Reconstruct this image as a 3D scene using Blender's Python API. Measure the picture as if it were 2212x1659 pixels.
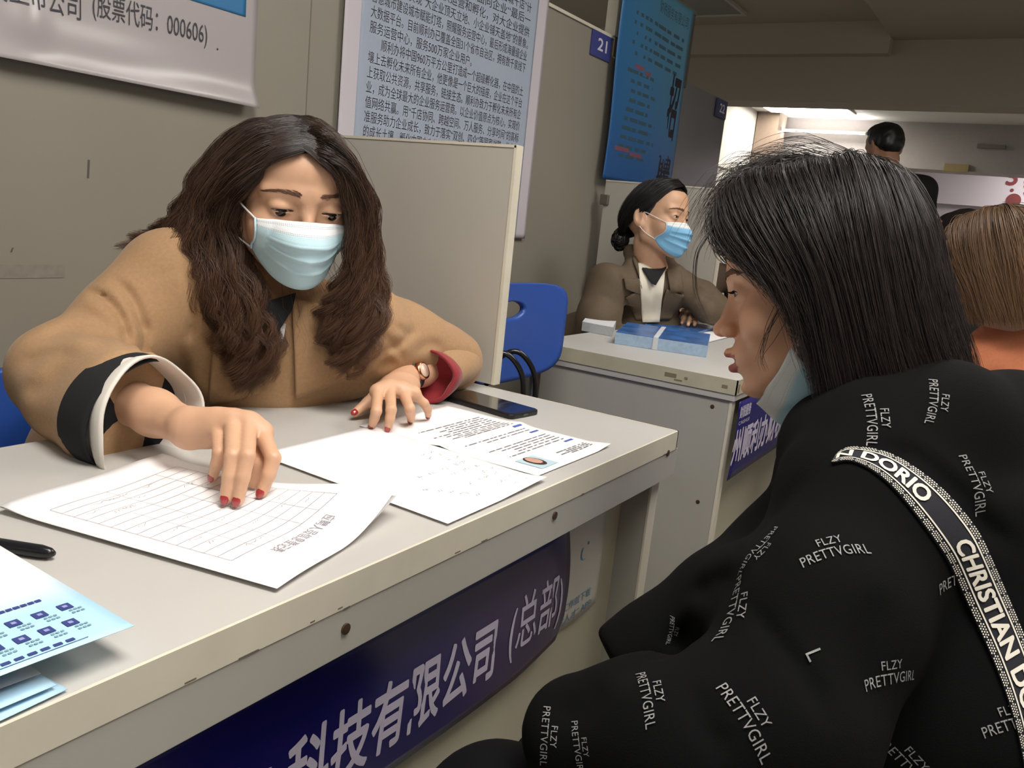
import bpy, math, random
import numpy as np
from mathutils import Vector, Matrix
from mathutils.bvhtree import BVHTree

for _o in list(bpy.data.objects):
    bpy.data.objects.remove(_o)
SC = bpy.context.scene
COL = SC.collection
rng = np.random.default_rng(7)
random.seed(7)

# ------------------------------------------------------------------ camera
FPX, CXP, CYP = 1838.5, 1106.0, 829.5            # focal length and centre for a 2212 x 1659 frame
CAMZ = 1.075
RC = np.array([[0.53435889, -0.83920066, 0.10100901],      # right
               [-0.11547484, -0.19085872, -0.97480178],    # down
               [0.83733275, 0.50923000, -0.19889362]])     # forward
CAMP = np.array([0.0, 0.0, CAMZ])
_cd = bpy.data.cameras.new('camera')
cam = bpy.data.objects.new('camera', _cd)
COL.objects.link(cam)
_cd.sensor_width = 36.0
_cd.lens = 36.0 * FPX / 2212.0
_cd.clip_start = 0.02
_m = Matrix(((RC[0][0], -RC[1][0], -RC[2][0], 0), (RC[0][1], -RC[1][1], -RC[2][1], 0),
             (RC[0][2], -RC[1][2], -RC[2][2], CAMZ), (0, 0, 0, 1)))
cam.matrix_world = _m
SC.camera = cam

# ------------------------------------------------------------------ world, exposure
SC.view_settings.view_transform = 'Standard'
SC.view_settings.look = 'None'
SC.view_settings.gamma = 1.0
SC.view_settings.use_curve_mapping = False
SC.view_settings.exposure = 0.0
W = bpy.data.worlds.new('world')
SC.world = W
W.use_nodes = True
W.node_tree.nodes['Background'].inputs[0].default_value = (1.0, 0.975, 0.945, 1)
W.node_tree.nodes['Background'].inputs[1].default_value = 0.30
LAMP_MAIN, LAMP_SIDE, LAMP_BACK, LAMP_FAR = 14.5, 10.0, 4.5, 12.0

# ------------------------------------------------------------------ helpers: space
def A(*v):
    return np.array(v, float)

def ray(x, y):
    return RC.T @ A((x - CXP) / FPX, (y - CYP) / FPX, 1.0)

def px(x, y, d):
    """world point seen at (x, y) of the frame, d metres deep"""
    return CAMP + ray(x, y) * d

def pz(x, y, z):
    r = ray(x, y)
    return CAMP + r * ((z - CAMZ) / r[2])

def pY(x, y, Y):
    r = ray(x, y)
    return CAMP + r * (Y / r[1])

def pX(x, y, X):
    r = ray(x, y)
    return CAMP + r * (X / r[0])

def nrm(v):
    v = np.asarray(v, float)
    return v / (np.linalg.norm(v, axis=-1, keepdims=True) + 1e-12)

def frame(origin, fwd, up):
    """4x4: person's right, forward, up as columns"""
    f = nrm(fwd)
    r = nrm(np.cross(f, up))
    u = np.cross(r, f)
    M = np.eye(4)
    M[:3, 0], M[:3, 1], M[:3, 2], M[:3, 3] = r, f, u, origin
    return M

def camdir(r, d, w):
    return r * RC[0] + d * RC[1] + w * RC[2]

def xf(M, p):
    p = np.asarray(p, float)
    return p @ M[:3, :3].T + M[:3, 3]

def resample(pts, n):
    """smooth curve through pts (Catmull-Rom), n points"""
    P = np.asarray(pts, float)
    if len(P) == 2:
        t = np.linspace(0, 1, n)[:, None]
        return P[0] * (1 - t) + P[1] * t
    Q = np.vstack([2 * P[0] - P[1], P, 2 * P[-1] - P[-2]])
    u = np.linspace(0, len(P) - 1 - 1e-6, n)
    i = u.astype(int)
    f = (u - i)[:, None]
    a, b, c, d = Q[i], Q[i + 1], Q[i + 2], Q[i + 3]
    return .5 * (2 * b + (c - a) * f + (2 * a - 5 * b + 4 * c - d) * f ** 2 + (3 * b - a - 3 * c + d) * f ** 3)

# ------------------------------------------------------------------ helpers: materials
def lin(h):
    c = [int(h[i:i + 2], 16) / 255 for i in (0, 2, 4)]
    return tuple(v / 12.92 if v <= .04045 else ((v + .055) / 1.055) ** 2.4 for v in c) + (1.0,)

MATS = {}
def mat(name, hexc, rough=.6, noise=0.0, nscale=30, bump=0.0, bscale=200, metal=0.0, vcol=False, emit=0.0,
        sheen=0.0, sss=0.0, coat=0.0, spec=.5, aniso=None):
    if name in MATS:
        return MATS[name]
    m = bpy.data.materials.new(name)
    m.use_nodes = True
    nt = m.node_tree
    b = nt.nodes['Principled BSDF']
    c = lin(hexc)
    b.inputs['Base Color'].default_value = c
    b.inputs['Roughness'].default_value = rough
    b.inputs['Metallic'].default_value = metal
    b.inputs['Specular IOR Level'].default_value = spec
    if sheen:
        b.inputs['Sheen Weight'].default_value = sheen
        b.inputs['Sheen Roughness'].default_value = .4
    if sss:
        b.inputs['Subsurface Weight'].default_value = sss
        b.inputs['Subsurface Radius'].default_value = (1.0, .4, .2)
        b.inputs['Subsurface Scale'].default_value = .006
    if coat:
        b.inputs['Coat Weight'].default_value = coat
        b.inputs['Coat Roughness'].default_value = .15
    if emit:
        b.inputs['Emission Color'].default_value = c
        b.inputs['Emission Strength'].default_value = emit
    src = None
    if vcol:
        v = nt.nodes.new('ShaderNodeAttribute')
        v.attribute_name = 'Col'
        src = v.outputs['Color']
    if noise or bump:
        tc = nt.nodes.new('ShaderNodeTexCoord')
    if noise:
        nz = nt.nodes.new('ShaderNodeTexNoise')
        nz.inputs['Scale'].default_value = nscale
        nz.inputs['Detail'].default_value = 5
        nt.links.new(tc.outputs['Object'], nz.inputs['Vector'])
        mr = nt.nodes.new('ShaderNodeMapRange')
        mr.inputs['From Min'].default_value, mr.inputs['From Max'].default_value = .3, .7
        mr.inputs['To Min'].default_value, mr.inputs['To Max'].default_value = 1 - noise, 1 + noise
        nt.links.new(nz.outputs['Fac'], mr.inputs['Value'])
        mx = nt.nodes.new('ShaderNodeVectorMath')
        mx.operation = 'SCALE'
        if src is not None:
            nt.links.new(src, mx.inputs[0])
        else:
            mx.inputs[0].default_value = c[:3]
        nt.links.new(mr.outputs['Result'], mx.inputs['Scale'])
        src = mx.outputs['Vector']
    if src is not None:
        nt.links.new(src, b.inputs['Base Color'])
    if bump:
        n2 = nt.nodes.new('ShaderNodeTexNoise')
        n2.inputs['Scale'].default_value = bscale
        n2.inputs['Detail'].default_value = 3
        nt.links.new(tc.outputs['Object'], n2.inputs['Vector'])
        bp = nt.nodes.new('ShaderNodeBump')
        bp.inputs['Strength'].default_value = bump
        bp.inputs['Distance'].default_value = .002
        nt.links.new(n2.outputs['Fac'], bp.inputs['Height'])
        nt.links.new(bp.outputs['Normal'], b.inputs['Normal'])
    MATS[name] = m
    return m

# ------------------------------------------------------------------ helpers: objects
def tag(o, label=None, cat=None, group=None, kind=None):
    if label: o['label'] = label
    if cat: o['category'] = cat
    if group: o['group'] = group
    if kind: o['kind'] = kind
    return o

def thing(name, loc, label, cat, group=None):
    o = bpy.data.objects.new(name, None)
    o.empty_display_size = .05
    o.location = tuple(loc)
    COL.objects.link(o)
    return tag(o, label, cat, group)

def world_loc(o):
    v = np.zeros(3)
    while o is not None:
        v = v + np.array(o.location)
        o = o.parent
    return v

def mk(name, V, Fc, material, parent=None, col=None, smooth=True, base=None, label=None):
    """one mesh object from world-space vertices; Fc is an (n,3)/(n,4) array or a list of index lists"""
    V = np.asarray(V, float).reshape(-1, 3)
    if parent is not None:
        o0 = world_loc(parent)
    else:
        o0 = np.array(base) if base is not None else A((V[:, 0].min() + V[:, 0].max()) / 2, (V[:, 1].min() + V[:, 1].max()) / 2, V[:, 2].min())
    me = bpy.data.meshes.new(name)
    if isinstance(Fc, np.ndarray) and Fc.ndim == 2:
        sizes = np.full(len(Fc), Fc.shape[1], np.int32)
        flat = Fc.astype(np.int32).ravel()
    else:
        sizes = np.array([len(f) for f in Fc], np.int32)
        flat = np.array([i for f in Fc for i in f], np.int32)
    me.vertices.add(len(V))
    me.vertices.foreach_set('co', (V - o0).astype(np.float32).ravel())
    me.loops.add(len(flat))
    me.loops.foreach_set('vertex_index', flat)
    me.polygons.add(len(sizes))
    me.polygons.foreach_set('loop_start', np.concatenate([[0], np.cumsum(sizes)[:-1]]).astype(np.int32))
    me.polygons.foreach_set('use_smooth', np.full(len(sizes), smooth))
    me.update(calc_edges=True)
    me.validate()
    if col is not None:
        c = np.ones((len(V), 4), np.float32)
        c[:, :3] = np.asarray(col, np.float32)[:, :3]
        at = me.color_attributes.new('Col', 'FLOAT_COLOR', 'POINT')
        at.data.foreach_set('color', c.ravel())
    me.materials.append(material)
    o = bpy.data.objects.new(name, me)
    COL.objects.link(o)
    if parent is not None:
        o.parent = parent
        o.location = (0, 0, 0)
    else:
        o.location = tuple(o0)
    if label: o['label'] = label
    return o

class MB:
    """collects boxes, prisms and grids into one vertex/face list"""
    def __init__(s):
        s.V, s.F = [], []
    def add(s, V, Fc):
        b = len(s.V)
        s.V += [tuple(v) for v in np.asarray(V, float).reshape(-1, 3)]
        s.F += [[int(i) + b for i in f] for f in Fc]
        return s
    def box(s, x0, x1, y0, y1, z0, z1):
        V = [(x, y, z) for x in (x0, x1) for y in (y0, y1) for z in (z0, z1)]
        return s.add(V, [(0, 1, 3, 2), (4, 6, 7, 5), (0, 4, 5, 1), (2, 3, 7, 6), (0, 2, 6, 4), (1, 5, 7, 3)])
    def obox(s, c, u, v, w):
        """box from corner c along vectors u, v, w (right handed)"""
        c, u, v, w = map(np.asarray, (c, u, v, w))
        V = [c + u * i + v * j + w * k for i in (0, 1) for j in (0, 1) for k in (0, 1)]
        return s.add(V, [(0, 1, 3, 2), (4, 6, 7, 5), (0, 4, 5, 1), (2, 3, 7, 6), (0, 2, 6, 4), (1, 5, 7, 3)])
    def prism(s, poly, h):
        """poly: list of 3-D points (planar), extruded by vector h"""
        P = np.asarray(poly, float)
        n = len(P)
        V = np.vstack([P, P + np.asarray(h, float)])
        Fc = [list(range(n))[::-1], list(range(n, 2 * n))] + [[i, (i + 1) % n, n + (i + 1) % n, n + i] for i in range(n)]
        return s.add(V, Fc)
    def build(s, name, m, parent=None, bevel=0.0, smooth=False, **k):
        o = mk(name, s.V, s.F, m, parent, smooth=smooth, **k)
        if bevel:
            b = o.modifiers.new('bevel', 'BEVEL')
            b.width, b.segments, b.limit_method = bevel, 2, 'ANGLE'
        return o

def grid_faces(nu, nv, closed_u=False):
    i, j = np.meshgrid(np.arange(nu if closed_u else nu - 1), np.arange(nv - 1), indexing='ij')
    a = i * nv + j
    b = ((i + 1) % nu) * nv + j
    return np.stack([a, b, b + 1, a + 1], -1).reshape(-1, 4)

def sheet(G, thick, n=None):
    """G: (nu,nv,3) grid turned into a closed thin solid"""
    nu, nv = G.shape[:2]
    du = np.gradient(G, axis=0)
    dv = np.gradient(G, axis=1)
    N = nrm(np.cross(du, dv)) if n is None else np.broadcast_to(n, G.shape)
    B = G - N * thick
    V = np.concatenate([G.reshape(-1, 3), B.reshape(-1, 3)])
    Ff = grid_faces(nu, nv)
    m = nu * nv
    rim = [i * nv for i in range(nu)] + [(nu - 1) * nv + j for j in range(1, nv)] + \
          [i * nv + nv - 1 for i in range(nu - 2, -1, -1)] + [j for j in range(nv - 2, 0, -1)]
    L = len(rim)
    R = np.array([[rim[(k + 1) % L], rim[k], rim[k] + m, rim[(k + 1) % L] + m] for k in range(L)])
    return V, np.concatenate([Ff, Ff[:, ::-1] + m, R])

def tube(P, r, k=8, caps=True, flat=1.0, ref=(0, 0, 1)):
    """tube through points P with radius r (scalar or per point); flat squeezes it along ref"""
    P = np.asarray(P, float)
    n = len(P)
    r = np.broadcast_to(np.asarray(r, float), (n,))
    T = nrm(np.gradient(P, axis=0))
    ref = np.asarray(ref, float)
    s = np.cross(T, ref)
    bad = np.linalg.norm(s, axis=1) < 1e-3
    s[bad] = np.cross(T[bad], A(1, .1, 0))
    s = nrm(s)
    u = np.cross(s, T)
    a = np.arange(k) * 2 * math.pi / k
    V = P[:, None] + r[:, None, None] * (np.cos(a)[None, :, None] * s[:, None] + flat * np.sin(a)[None, :, None] * u[:, None])
    i, j = np.meshgrid(np.arange(n - 1), np.arange(k), indexing='ij')
    Fq = np.stack([i * k + j, i * k + (j + 1) % k, (i + 1) * k + (j + 1) % k, (i + 1) * k + j], -1).reshape(-1, 4)
    Fl = [list(map(int, f)) for f in Fq]
    if caps:
        Fl += [list(range(k))[::-1], [(n - 1) * k + q for q in range(k)]]
    return V.reshape(-1, 3), Fl

def ellipsoid_mesh(c, ax, nu=16, nv=10):
    """ax: 3 rows of half-axis vectors"""
    c, ax = np.asarray(c, float), np.asarray(ax, float)
    th = np.linspace(0, math.pi, nv)
    ph = np.arange(nu) * 2 * math.pi / nu
    D = np.stack([np.outer(np.cos(ph), np.sin(th)), np.outer(np.sin(ph), np.sin(th)), np.outer(np.ones(nu), np.cos(th))], -1)
    return (c + D @ ax).reshape(-1, 3), grid_faces(nu, nv, True)[:, ::-1]

# ------------------------------------------------------------------ signed-distance modelling
def smin(a, b, k):
    if k <= 0:
        return np.minimum(a, b)
    h = np.maximum(k - np.abs(a - b), 0) / k
    return np.minimum(a, b) - h * h * k * .25

class SDF:
    def __init__(s, M=None):
        s.p = []
        s.M = np.eye(4) if M is None else M
    def T(s, p):
        return xf(s.M, p)
    def cap(s, a, b, ra, rb=None, k=.01, op=1, flat=None):
        rb = ra if rb is None else rb
        a, b = s.T(a), s.T(b)
        m = max(ra, rb)
        fl = None
        if flat is not None:
            ax = nrm(s.M[:3, :3] @ np.asarray(flat[0], float))
            fl = (ax, flat[1])
        s.p.append(('c', (a, b, ra, rb, fl), np.minimum(a, b) - m, np.maximum(a, b) + m, k, op))
        return s
    def chain(s, pts, rs, k=.01, op=1, flat=None):
        rs = [rs] * len(pts) if np.isscalar(rs) else rs
        for i in range(len(pts) - 1):
            s.cap(pts[i], pts[i + 1], rs[i], rs[i + 1], k, op, flat)
        return s
    def ell(s, c, r, k=.01, op=1, R=None):
        c = s.T(c)
        Q = s.M[:3, :3] if R is None else s.M[:3, :3] @ np.asarray(R, float)   # columns = axes
        nq = np.linalg.norm(Q, axis=0)
        Q, r = Q / nq, np.asarray(r, float) * nq
        e = np.sqrt(((Q * np.asarray(r, float)) ** 2).sum(1))
        s.p.append(('e', (c, np.asarray(r, float), Q), c - e, c + e, k, op))
        return s
    def half(s, p, n, k=.002, op=-1, box=None):
        """op -1 removes everything on the side n points to, inside the box (half size) around p + n * half size"""
        P, n = s.T(p), nrm(s.M[:3, :3] @ np.asarray(n, float))
        c = P + n * (box or 0) * .8
        s.p.append(('h', (P, n), c - box if box else None, c + box if box else None, k, op))
        return s
    def _d(s, kind, D, x, y, z):
        if kind == 'c':
            a, b, ra, rb, fl = D
            X, Y, Z = x - np.float32(a[0]), y - np.float32(a[1]), z - np.float32(a[2])
            d = (b - a).astype(np.float32)
            if fl is not None:
                n, f = fl
                n = n.astype(np.float32)
                q = (X * n[0] + Y * n[1] + Z * n[2]) * np.float32(f - 1)
                X, Y, Z = X + n[0] * q, Y + n[1] * q, Z + n[2] * q
                d = d + n * np.float32(d @ n * (f - 1))
            L = np.float32(d @ d + 1e-12)
            t = np.clip((X * d[0] + Y * d[1] + Z * d[2]) / L, 0, 1)
            X, Y, Z = X - t * d[0], Y - t * d[1], Z - t * d[2]
            return np.sqrt(X * X + Y * Y + Z * Z) - (np.float32(ra) + np.float32(rb - ra) * t)
        if kind == 'e':
            c, r, Q = D
            X, Y, Z = x - np.float32(c[0]), y - np.float32(c[1]), z - np.float32(c[2])
            q = [X * np.float32(Q[0, i]) + Y * np.float32(Q[1, i]) + Z * np.float32(Q[2, i]) for i in range(3)]
            k0 = np.sqrt(sum((q[i] / np.float32(r[i])) ** 2 for i in range(3)))
            k1 = np.sqrt(sum((q[i] / np.float32(r[i] ** 2)) ** 2 for i in range(3))) + np.float32(1e-6)
            return k0 * (k0 - 1) / k1
        p, n = D
        return (x - np.float32(p[0])) * np.float32(-n[0]) + (y - np.float32(p[1])) * np.float32(-n[1]) + (z - np.float32(p[2])) * np.float32(-n[2])
    def mesh(s, h, disp=None, smooth=0, lo=None, hi=None):
        us = [q for q in s.p if q[5] == 1]
        LO = np.min([q[2] for q in us], 0) - 3 * h - .004
        HI = np.max([q[3] for q in us], 0) + 3 * h + .004
        if lo is not None: LO = np.maximum(LO, lo)
        if hi is not None: HI = np.minimum(HI, hi)
        n = np.ceil((HI - LO) / h).astype(int) + 1
        ax = [(LO[i] + np.arange(n[i]) * h).astype(np.float32) for i in range(3)]
        f = np.full(n, 1.0, np.float32)
        for kind, D, a, b, k, op in s.p:
            if a is None:
                i0, i1 = np.zeros(3, int), n
            else:
                i0 = np.clip(np.floor((a - k - 3 * h - LO) / h).astype(int), 0, n)
                i1 = np.clip(np.ceil((b + k + 3 * h - LO) / h).astype(int) + 1, 0, n)
                if (i1 <= i0).any():
                    continue
            sl = tuple(slice(i0[i], i1[i]) for i in range(3))
            d = s._d(kind, D, ax[0][sl[0]][:, None, None], ax[1][sl[1]][None, :, None], ax[2][sl[2]][None, None, :])
            cur = f[sl]
            if op == 1:
                f[sl] = smin(cur, d, k)
            else:
                f[sl] = -smin(-cur, d, k)
        if disp is not None:
            ii = np.argwhere(np.abs(f) < .03)
            P = np.stack([ax[i][ii[:, i]] for i in range(3)], -1)
            f[ii[:, 0], ii[:, 1], ii[:, 2]] += disp(P).astype(np.float32)
        # close the field at the borders
        for i in range(3):
            sl = [slice(None)] * 3
            for e in (0, -1):
                sl[i] = e
                f[tuple(sl)] = np.maximum(f[tuple(sl)], h * .5)
        V, Q = surface_nets(f, LO, h)
        if smooth:
            V = relax(V, Q, smooth)
        return V, Q

def surface_nets(f, org, h):
    s = f < 0
    c = np.zeros(tuple(np.array(f.shape) - 1), np.int8)
    for a in (0, 1):
        for b in (0, 1):
            for d in (0, 1):
                c += s[a:a + c.shape[0], b:b + c.shape[1], d:d + c.shape[2]]
    act = np.argwhere((c > 0) & (c < 8))
    ids = np.full(c.shape, -1, np.int32)
    ids[act[:, 0], act[:, 1], act[:, 2]] = np.arange(len(act))
    acc = np.zeros((len(act), 3))
    cnt = np.zeros(len(act))
    cor = [(a, b, d) for a in (0, 1) for b in (0, 1) for d in (0, 1)]
    val = {q: f[act[:, 0] + q[0], act[:, 1] + q[1], act[:, 2] + q[2]].astype(float) for q in cor}
    for q in cor:
        for i in range(3):
            if q[i] == 0:
                q2 = tuple(1 if j == i else q[j] for j in range(3))
                va, vb = val[q], val[q2]
                cr = (va < 0) != (vb < 0)
                t = np.where(cr, va / np.where(cr, va - vb, 1), 0)
                p = np.tile(np.array(q, float), (len(act), 1))
                p[:, i] += t
                acc += p * cr[:, None]
                cnt += cr
    V = org + (act + acc / cnt[:, None]) * h
    quads = []
    for i in range(3):
        j, k = (i + 1) % 3, (i + 2) % 3
        A0 = [slice(None)] * 3
        B0 = [slice(None)] * 3
        A0[i], B0[i] = slice(0, -1), slice(1, None)
        A0[j] = B0[j] = slice(1, -1)
        A0[k] = B0[k] = slice(1, -1)
        a, b = s[tuple(A0)], s[tuple(B0)]
        e = np.argwhere(a != b)
        if not len(e):
            continue
        inside = a[e[:, 0], e[:, 1], e[:, 2]]
        e = e.copy()
        e[:, j] += 1
        e[:, k] += 1
        def cell(dj, dk):
            q = e.copy()
            q[:, j] += dj
            q[:, k] += dk
            return ids[q[:, 0], q[:, 1], q[:, 2]]
        q = np.stack([cell(-1, -1), cell(0, -1), cell(0, 0), cell(-1, 0)], -1)
        q[~inside] = q[~inside][:, ::-1]
        quads.append(q)
    return V, np.concatenate(quads)

def relax(V, Q, it):
    E = np.concatenate([Q[:, [0, 1]], Q[:, [1, 2]], Q[:, [2, 3]], Q[:, [3, 0]]])
    for _ in range(it):
        S = np.zeros_like(V)
        C = np.zeros(len(V))
        np.add.at(S, E[:, 0], V[E[:, 1]])
        np.add.at(C, E[:, 0], 1)
        V = V * .5 + .5 * S / np.maximum(C, 1)[:, None]
    return V

def waves(seed, n, freq, amp, stretch=(1, 1, 1)):
    """soft fold field: a sum of warped sine waves"""
    r = np.random.default_rng(seed)
    K = nrm(r.normal(size=(n, 3))) * freq * r.uniform(.6, 1.5, (n, 1)) * np.asarray(stretch)
    ph = r.uniform(0, 6.28, n)
    def fn(P):
        P = np.asarray(P, float)
        w = P + .02 * np.sin(P[:, [1, 2, 0]] * 23 + 1.3)
        q = w @ K.T + ph
        return amp * np.sin(q).sum(1) / math.sqrt(n)
    return fn

def bvh_of(V, Q):
    return BVHTree.FromPolygons([tuple(v) for v in V], [tuple(int(i) for i in q) for q in Q])

def drape(bvh, P, d, off, back=.12):
    """points P moved along d onto the surface, lifted by off; misses keep the nearest surface point"""
    d = nrm(d)
    out = []
    for p in np.asarray(P, float):
        hit = bvh.ray_cast(Vector(p - d * back), Vector(d), back * 3)
        if hit[0] is None:
            hit = bvh.find_nearest(Vector(p))
        out.append(np.array(hit[0]) - d * off)
    return np.array(out)

# ------------------------------------------------------------------ strands of hair
def strand_mesh(P, r, colA, colB, k=3, power=1.0, jit=.25, seed=1, band=0.0):
    """P: (S,n,3) strand points, r radius at the root (tapers); colours run from colA (root) to colB (tip)"""
    S, n = P.shape[:2]
    T = nrm(np.gradient(P, axis=1))
    g = np.random.default_rng(seed)
    ref = nrm(g.normal(size=(S, 1, 3)))
    s = nrm(np.cross(T, ref))
    u = np.cross(s, T)
    t = np.linspace(0, 1, n)
    rad = r * (1 - .75 * t ** 2)[None, :, None, None]
    a = np.arange(k) * 2 * math.pi / k
    V = P[:, :, None] + rad * (np.cos(a)[None, None, :, None] * s[:, :, None] + np.sin(a)[None, None, :, None] * u[:, :, None])
    i, j = np.meshgrid(np.arange(n - 1), np.arange(k), indexing='ij')
    q = np.stack([i * k + j, i * k + (j + 1) % k, (i + 1) * k + (j + 1) % k, (i + 1) * k + j], -1).reshape(-1, 4)
    Q = (q[None] + (np.arange(S) * n * k)[:, None, None]).reshape(-1, 4)
    w = (t ** power)[None, :, None, None]
    c = np.asarray(colA)[:3] * (1 - w) + np.asarray(colB)[:3] * w
    c = np.broadcast_to(c, (S, n, k, 3)) * g.uniform(1 - jit, 1 + jit, (S, 1, 1, 1))
    if band:                                   # streaks shared by neighbouring strands
        q_ = P[:, n // 2]
        c = c * (1 + band * np.sin(q_ @ A(310., 270., 190.)) * np.sin(q_ @ A(-140., 330., 90.)))[:, None, None, None]
    return V.reshape(-1, 3), Q, c.reshape(-1, 3)

def strand_points(guides, count, n=18, spread=.01, clumps=60, clump_spread=.012, curl=0.0, freq=3.0, tight=.35,
                  seed=1, root=.3, e1=(1, 0, 0), e2=(0, 1, 0), short=.12):
    """guides: list of polylines side by side; strands fill the sheet between them in clumps"""
    g = np.random.default_rng(seed)
    G = np.stack([resample(q, n) for q in guides])
    gi = g.uniform(0, len(G) - 1 - 1e-6, clumps)
    coff = g.normal(size=(clumps, 3)) * clump_spread
    cph = g.uniform(0, 6.28, clumps)
    cfr = freq * g.uniform(.75, 1.3, clumps)
    cam_ = curl * g.uniform(.5, 1.4, clumps)
    ci = g.integers(0, clumps, count)
    gx = np.clip(gi[ci] + g.normal(size=count) * .18, 0, len(G) - 1 - 1e-6)
    i0 = gx.astype(int)
    f = (gx - i0)[:, None, None]
    P = G[i0] * (1 - f) + G[np.minimum(i0 + 1, len(G) - 1)] * f
    t = np.linspace(0, 1, n)
    prof = (root + (1 - root) * np.minimum(1, t * 3))[None, :, None]
    own = g.normal(size=(count, 1, 3)) * spread
    conv = (1 - (1 - tight) * t ** 1.5)[None, :, None]
    P = P + coff[ci][:, None] * prof + own * prof * conv
    am = cam_[ci][:, None] * np.clip((t - .2) * 1.6, 0, 1)[None]
    ph = cph[ci][:, None] + 6.28 * cfr[ci][:, None] * t[None] ** 1.1 + g.normal(size=(count, 1)) * .35
    P = P + am[..., None] * (np.cos(ph)[..., None] * np.asarray(e1) + np.sin(ph)[..., None] * np.asarray(e2))
    # strands end at different lengths
    L = 1 - short * g.random(count) ** 1.5
    tt = t[None] * L[:, None] * (n - 1)
    a = np.minimum(tt.astype(int), n - 2)
    fr = (tt - a)[..., None]
    idx = np.arange(count)[:, None]
    return P[idx, a] * (1 - fr) + P[idx, a + 1] * fr

def push_out(P, M, c, r, zmin=-.03, loose=.06):
    """moves strand points out of an ellipsoid given in a head's frame"""
    Mi = np.linalg.inv(M)
    sh = P.shape
    L = xf(Mi, P.reshape(-1, 3))
    q = (L - np.asarray(c)) / np.asarray(r)
    k = np.linalg.norm(q, axis=1)
    ins = (k < 1) & (L[:, 2] > zmin)
    rnd = np.random.default_rng(5).random(sh[0]) * loose            # keeps the strands layered instead of pressed flat
    own = 1 + np.repeat(rnd, sh[1])
    ins = (k < own) & (L[:, 2] > zmin)
    f = np.where(ins, own / np.maximum(k, .3), 1)[:, None]
    f = 1 + (f - 1) * np.clip((L[:, 2:3] - zmin) / .02, 0, 1)
    L = np.asarray(c) + (L - np.asarray(c)) * f
    return xf(M, L).reshape(sh)

# ------------------------------------------------------------------ lettering
def text2d(body, size=1.0, bold=0.0, sx=1.0, space=1.0, align='LEFT', line=1.0):
    c = bpy.data.curves.new('letters', 'FONT')
    c.body, c.size, c.space_character, c.align_x, c.space_line = body, 1.0, space, align, line
    c.dimensions, c.fill_mode, c.resolution_u = '2D', 'BOTH', 3
    o = bpy.data.objects.new('letters', c)
    COL.objects.link(o)
    dg = bpy.context.evaluated_depsgraph_get()
    dg.update()
    ev = o.evaluated_get(dg)
    me = ev.to_mesh()
    V = np.zeros(len(me.vertices) * 3)
    me.vertices.foreach_get('co', V)
    V = V.reshape(-1, 3)[:, :2] * size * A(sx, 1)
    Fc = [list(p.vertices) for p in me.polygons]
    ev.to_mesh_clear()
    bpy.data.objects.remove(o)
    bpy.data.curves.remove(c)
    V = np.concatenate([V, np.zeros((len(V), 1))], 1)      # third column: layer, so shifted copies never share a plane
    if bold:                                   # heavier strokes: the same letters shifted around
        k, n = 8, len(V)
        a = np.arange(k) * 2 * math.pi / k
        off = np.stack([np.cos(a) * sx * size * bold, np.sin(a) * size * bold, 1.0 + np.arange(k)], -1)
        V = np.concatenate([V] + [V + o_ for o_ in off])
        Fc = [[i + n * j for i in f] for j in range(k + 1) for f in Fc]
    return V, Fc

LAYER = 4e-5
def fit(V, w=None, h=None):
    """scale text to width w and / or height h, lower-left corner at 0"""
    V = V - V.min(0) * A(1, 1, 0)
    e = V.max(0)
    sx = w / e[0] if w else (h / e[1])
    sy = h / e[1] if h else (w / e[0])
    return V * A(sx, sy, 1)

class Letters:
    def __init__(s):
        s.V, s.F = [], []
    def put(s, T, o, u, v):
        """text (V2, F) on the plane at o with axes u (reading) and v (up)"""
        V2, Fc = T
        if not len(V2):
            return s
        b = len(s.V)
        P = np.asarray(o) + V2[:, :1] * np.asarray(u) + V2[:, 1:2] * np.asarray(v) + V2[:, 2:3] * LAYER * nrm(np.cross(u, v))
        s.V += [tuple(p) for p in P]
        s.F += [[i + b for i in f] for f in Fc]
        return s
    def quad(s, o, u, v):
        o, u, v = map(np.asarray, (o, u, v))
        b = len(s.V)
        s.V += [tuple(o), tuple(o + u), tuple(o + u + v), tuple(o + v)]
        s.F += [[b, b + 1, b + 2, b + 3]]
        return s
    def build(s, name, m, parent, **k):
        if not s.V:
            return None
        return mk(name, s.V, s.F, m, parent, smooth=False, **k)
# ------------------------------------------------------------------ the setting
YW = 1.5                                          # face of the booth wall
M_wall = mat('booth wall laminate', '8a8478', .42, noise=.035, nscale=3, bump=.05, bscale=300)
M_cream = mat('cream edging', 'cfc8b6', .5, noise=.04, nscale=20)
M_lam = mat('desk laminate', 'b8b5b0', .38, noise=.03, nscale=6)
M_lam2 = mat('desk board', 'a9a69d', .45, noise=.04, nscale=5)
M_ceil = mat('ceiling paint', 'b3a998', .8, noise=.03, nscale=2)
M_white = mat('white wall paint', 'c9c8c6', .6, noise=.03, nscale=2)
M_floor = mat('floor tile', '8c867b', .3, noise=.08, nscale=4)
M_metal = mat('brushed metal', '8d8a83', .35, metal=.9)
M_screw = mat('brown screw', '5b4a3c', .4, metal=.6)

def struct(name, mb, m, bevel=0.0):
    return tag(mb.build(name, m, bevel=bevel), kind='structure')

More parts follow.
